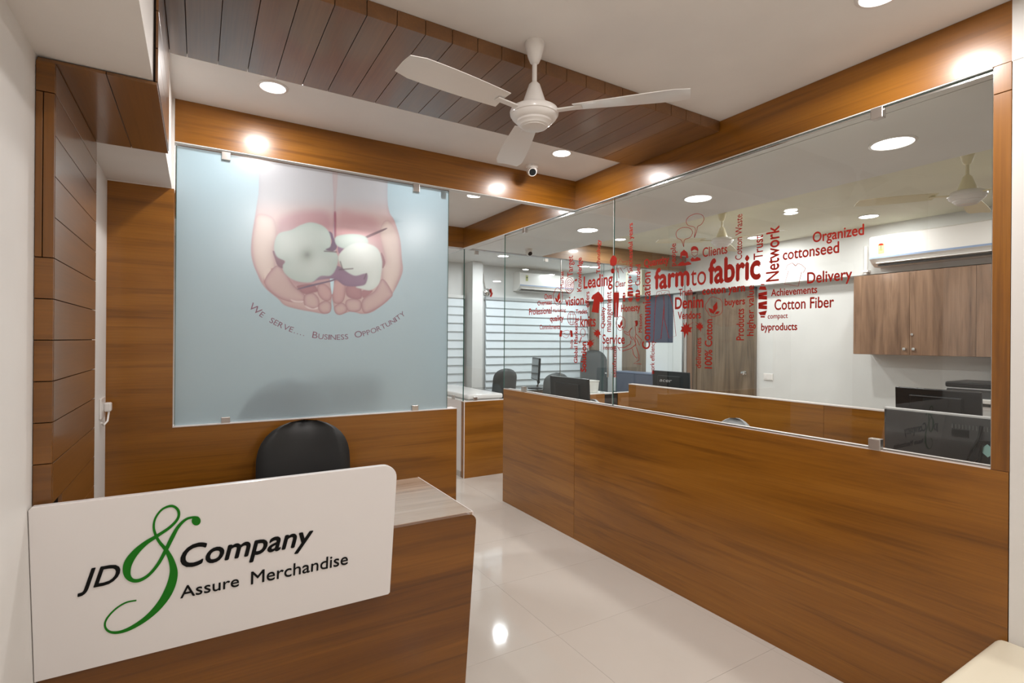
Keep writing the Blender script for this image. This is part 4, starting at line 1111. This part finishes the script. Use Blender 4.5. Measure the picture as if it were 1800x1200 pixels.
monitor('black monitor seen from behind with a grey maker logo, over the inner partition', (4.10, 3.66, .75), -PI/2, .47, .31, .085, logo='acer')
monitor('black monitor seen from behind over the inner partition near the post', (4.10, 1.46, .75), -PI/2, .455, .30, .10)
monitor('big black monitor back at the left of the clear glass, left of the white box', (2.72, 3.53, .75), -PI/2, .52, .33, .055)
monitor('slim monitor seen edge-on on the far cabin desk', (4.18, 6.25, .76), 1.2, .46, .32, .12)
sk = tag(MB().box(-.0006, .0006, -.018, .018, -.018, .018).build('sticker', TEAL), 'small pale teal square sticker on the dark monitor back', 'sticker')
sk.location = (2.628, .775, 1.028); sk.rotation_euler = (.75, 0, 0)
pr = thing('printer', 'dark grey printer with its lid on the side counter', 'printer', (5.35, 1.45, .95))
part('body', DGREY, pr, (-.05, .36, -.38, .38, 0, .13), bev=.01)
part('scanner_lid', BLACKP, pr, (-.06, .36, -.385, .385, .14, .185), bev=.012)
part('trim_line', GREYT, pr, (-.058, .355, -.383, .383, .131, .139))
part('paper_tray', WPLAST, pr, (-.12, -.05, -.20, .20, .03, .06), bev=.003)
bxw = thing('storage_box', 'white box standing behind the far cabin glass beside the black monitor', 'box', (4.19, 5.06, 0))
lc = tag(MB().box(4.03, 4.46, 4.99, 5.26, 0, .80, bev=.003).build('side_cabinet', CREAM), 'low white cabinet under the white box in the far cabin', 'cabinet')
o = MB().prism([(-.125, -.09, .80), (.125, -.09, .80), (.145, -.09, .935), (-.125, -.09, .935)], (0, .16, 0)).build('carton', WPLAST, bxw); o.location = (0, .065, .003)
o = part('lid', WPLAST, bxw, (-.13, .15, -.03, .14, .938, .95), bev=.003)

# chairs
office_chair('dark grey high-backed chair in the far cabin against the brown door', (5.28, 6.20, 0), -.55, .44, .86, .45, MESHG, rtop=.3)
office_chair('dark visitor chair at the far cabin glass, left one', (3.17, 5.76, 0), 0.30+PI, .42, .60, .50, MESHG, group=None, arms=False, rtop=.22)
office_chair('dark visitor chair at the far cabin glass, right one', (3.76, 5.46, 0), 0.15+PI, .42, .56, .49, MESHG, group=None, arms=False, rtop=.22)
office_chair('grey task chair behind the low wall, peeking over it below the inner partition', (3.07, 2.37, 0), -PI/2, .34, .45, .448, mat('pale_grey_fabric', (.35, .36, .37), .6), arms=False)
office_chair('grey task chair behind the low wall near the big monitor', (3.07, 3.95, 0), -PI/2, .34, .45, .425, bpy.data.materials['pale_grey_fabric'], arms=False)
# small black phone + clutter on cabin desk
ph = thing('desk_phone', 'black desk phone standing on the far cabin desk', 'phone', (4.62, 6.30, .76))
MB().prism([(-.08, -.09, 0), (-.08, .09, 0), (-.08, .09, .11), (-.08, -.09, .03)], (.16, 0, 0)).build('phone_base', BLACKP, ph)
MB().box(-.09, -.045, -.10, .10, .10, .13, bev=.01).build('handset', BLACKP, ph)
# bench bottom right
bn = thing('bench', 'cream upholstered bench end at the lower right corner', 'bench', (2.0, 0, 0))
q = MB().box(-.20, .355, -1.2, .668, .36, .445, bev=.028, seg=5); q.build('seat_pad', BENCHM, bn, True)
part('seat_base', BENCHM, bn, (-.17, .355, -1.18, .64, .0, .36), bev=.004)
# items behind the frosted glass
desk('desk behind the frosted glass', (.1, 4.2, 0), 0, 1.1, -.3, .3, .75, DKT, CABZ)
office_chair('black chair behind the frosted glass', (.45, 3.46, 0), PI, .55, .74, .48, LEATH)
monitor('black monitor on the desk behind the frosted glass', (.95, 4.12, .75), .1, .5, .32, .1)
# wall clock-like ornament on the far wall (dark red and silver)
orn = thing('wall_ornament', 'small dark red and silver ornament hanging left of the air conditioner', 'ornament', (3.82, YF-.02, 2.19))
MB().lathe([(0, 0), (.055, 0), (.055, -.02), (0, -.03)], axis='Y', n=24).build('disc', CHROME, orn, True)
MB().tube([(.05, -.03, -.08), (.075, -.03, -.02), (.05, -.03, .05)], .016).build('red_handle', RED, orn, True)
MB().tube([(-.03, -.02, .05), (-.06, -.02, .18), (-.075, -.02, .30)], .008).build('blade', CHROME, orn, True)
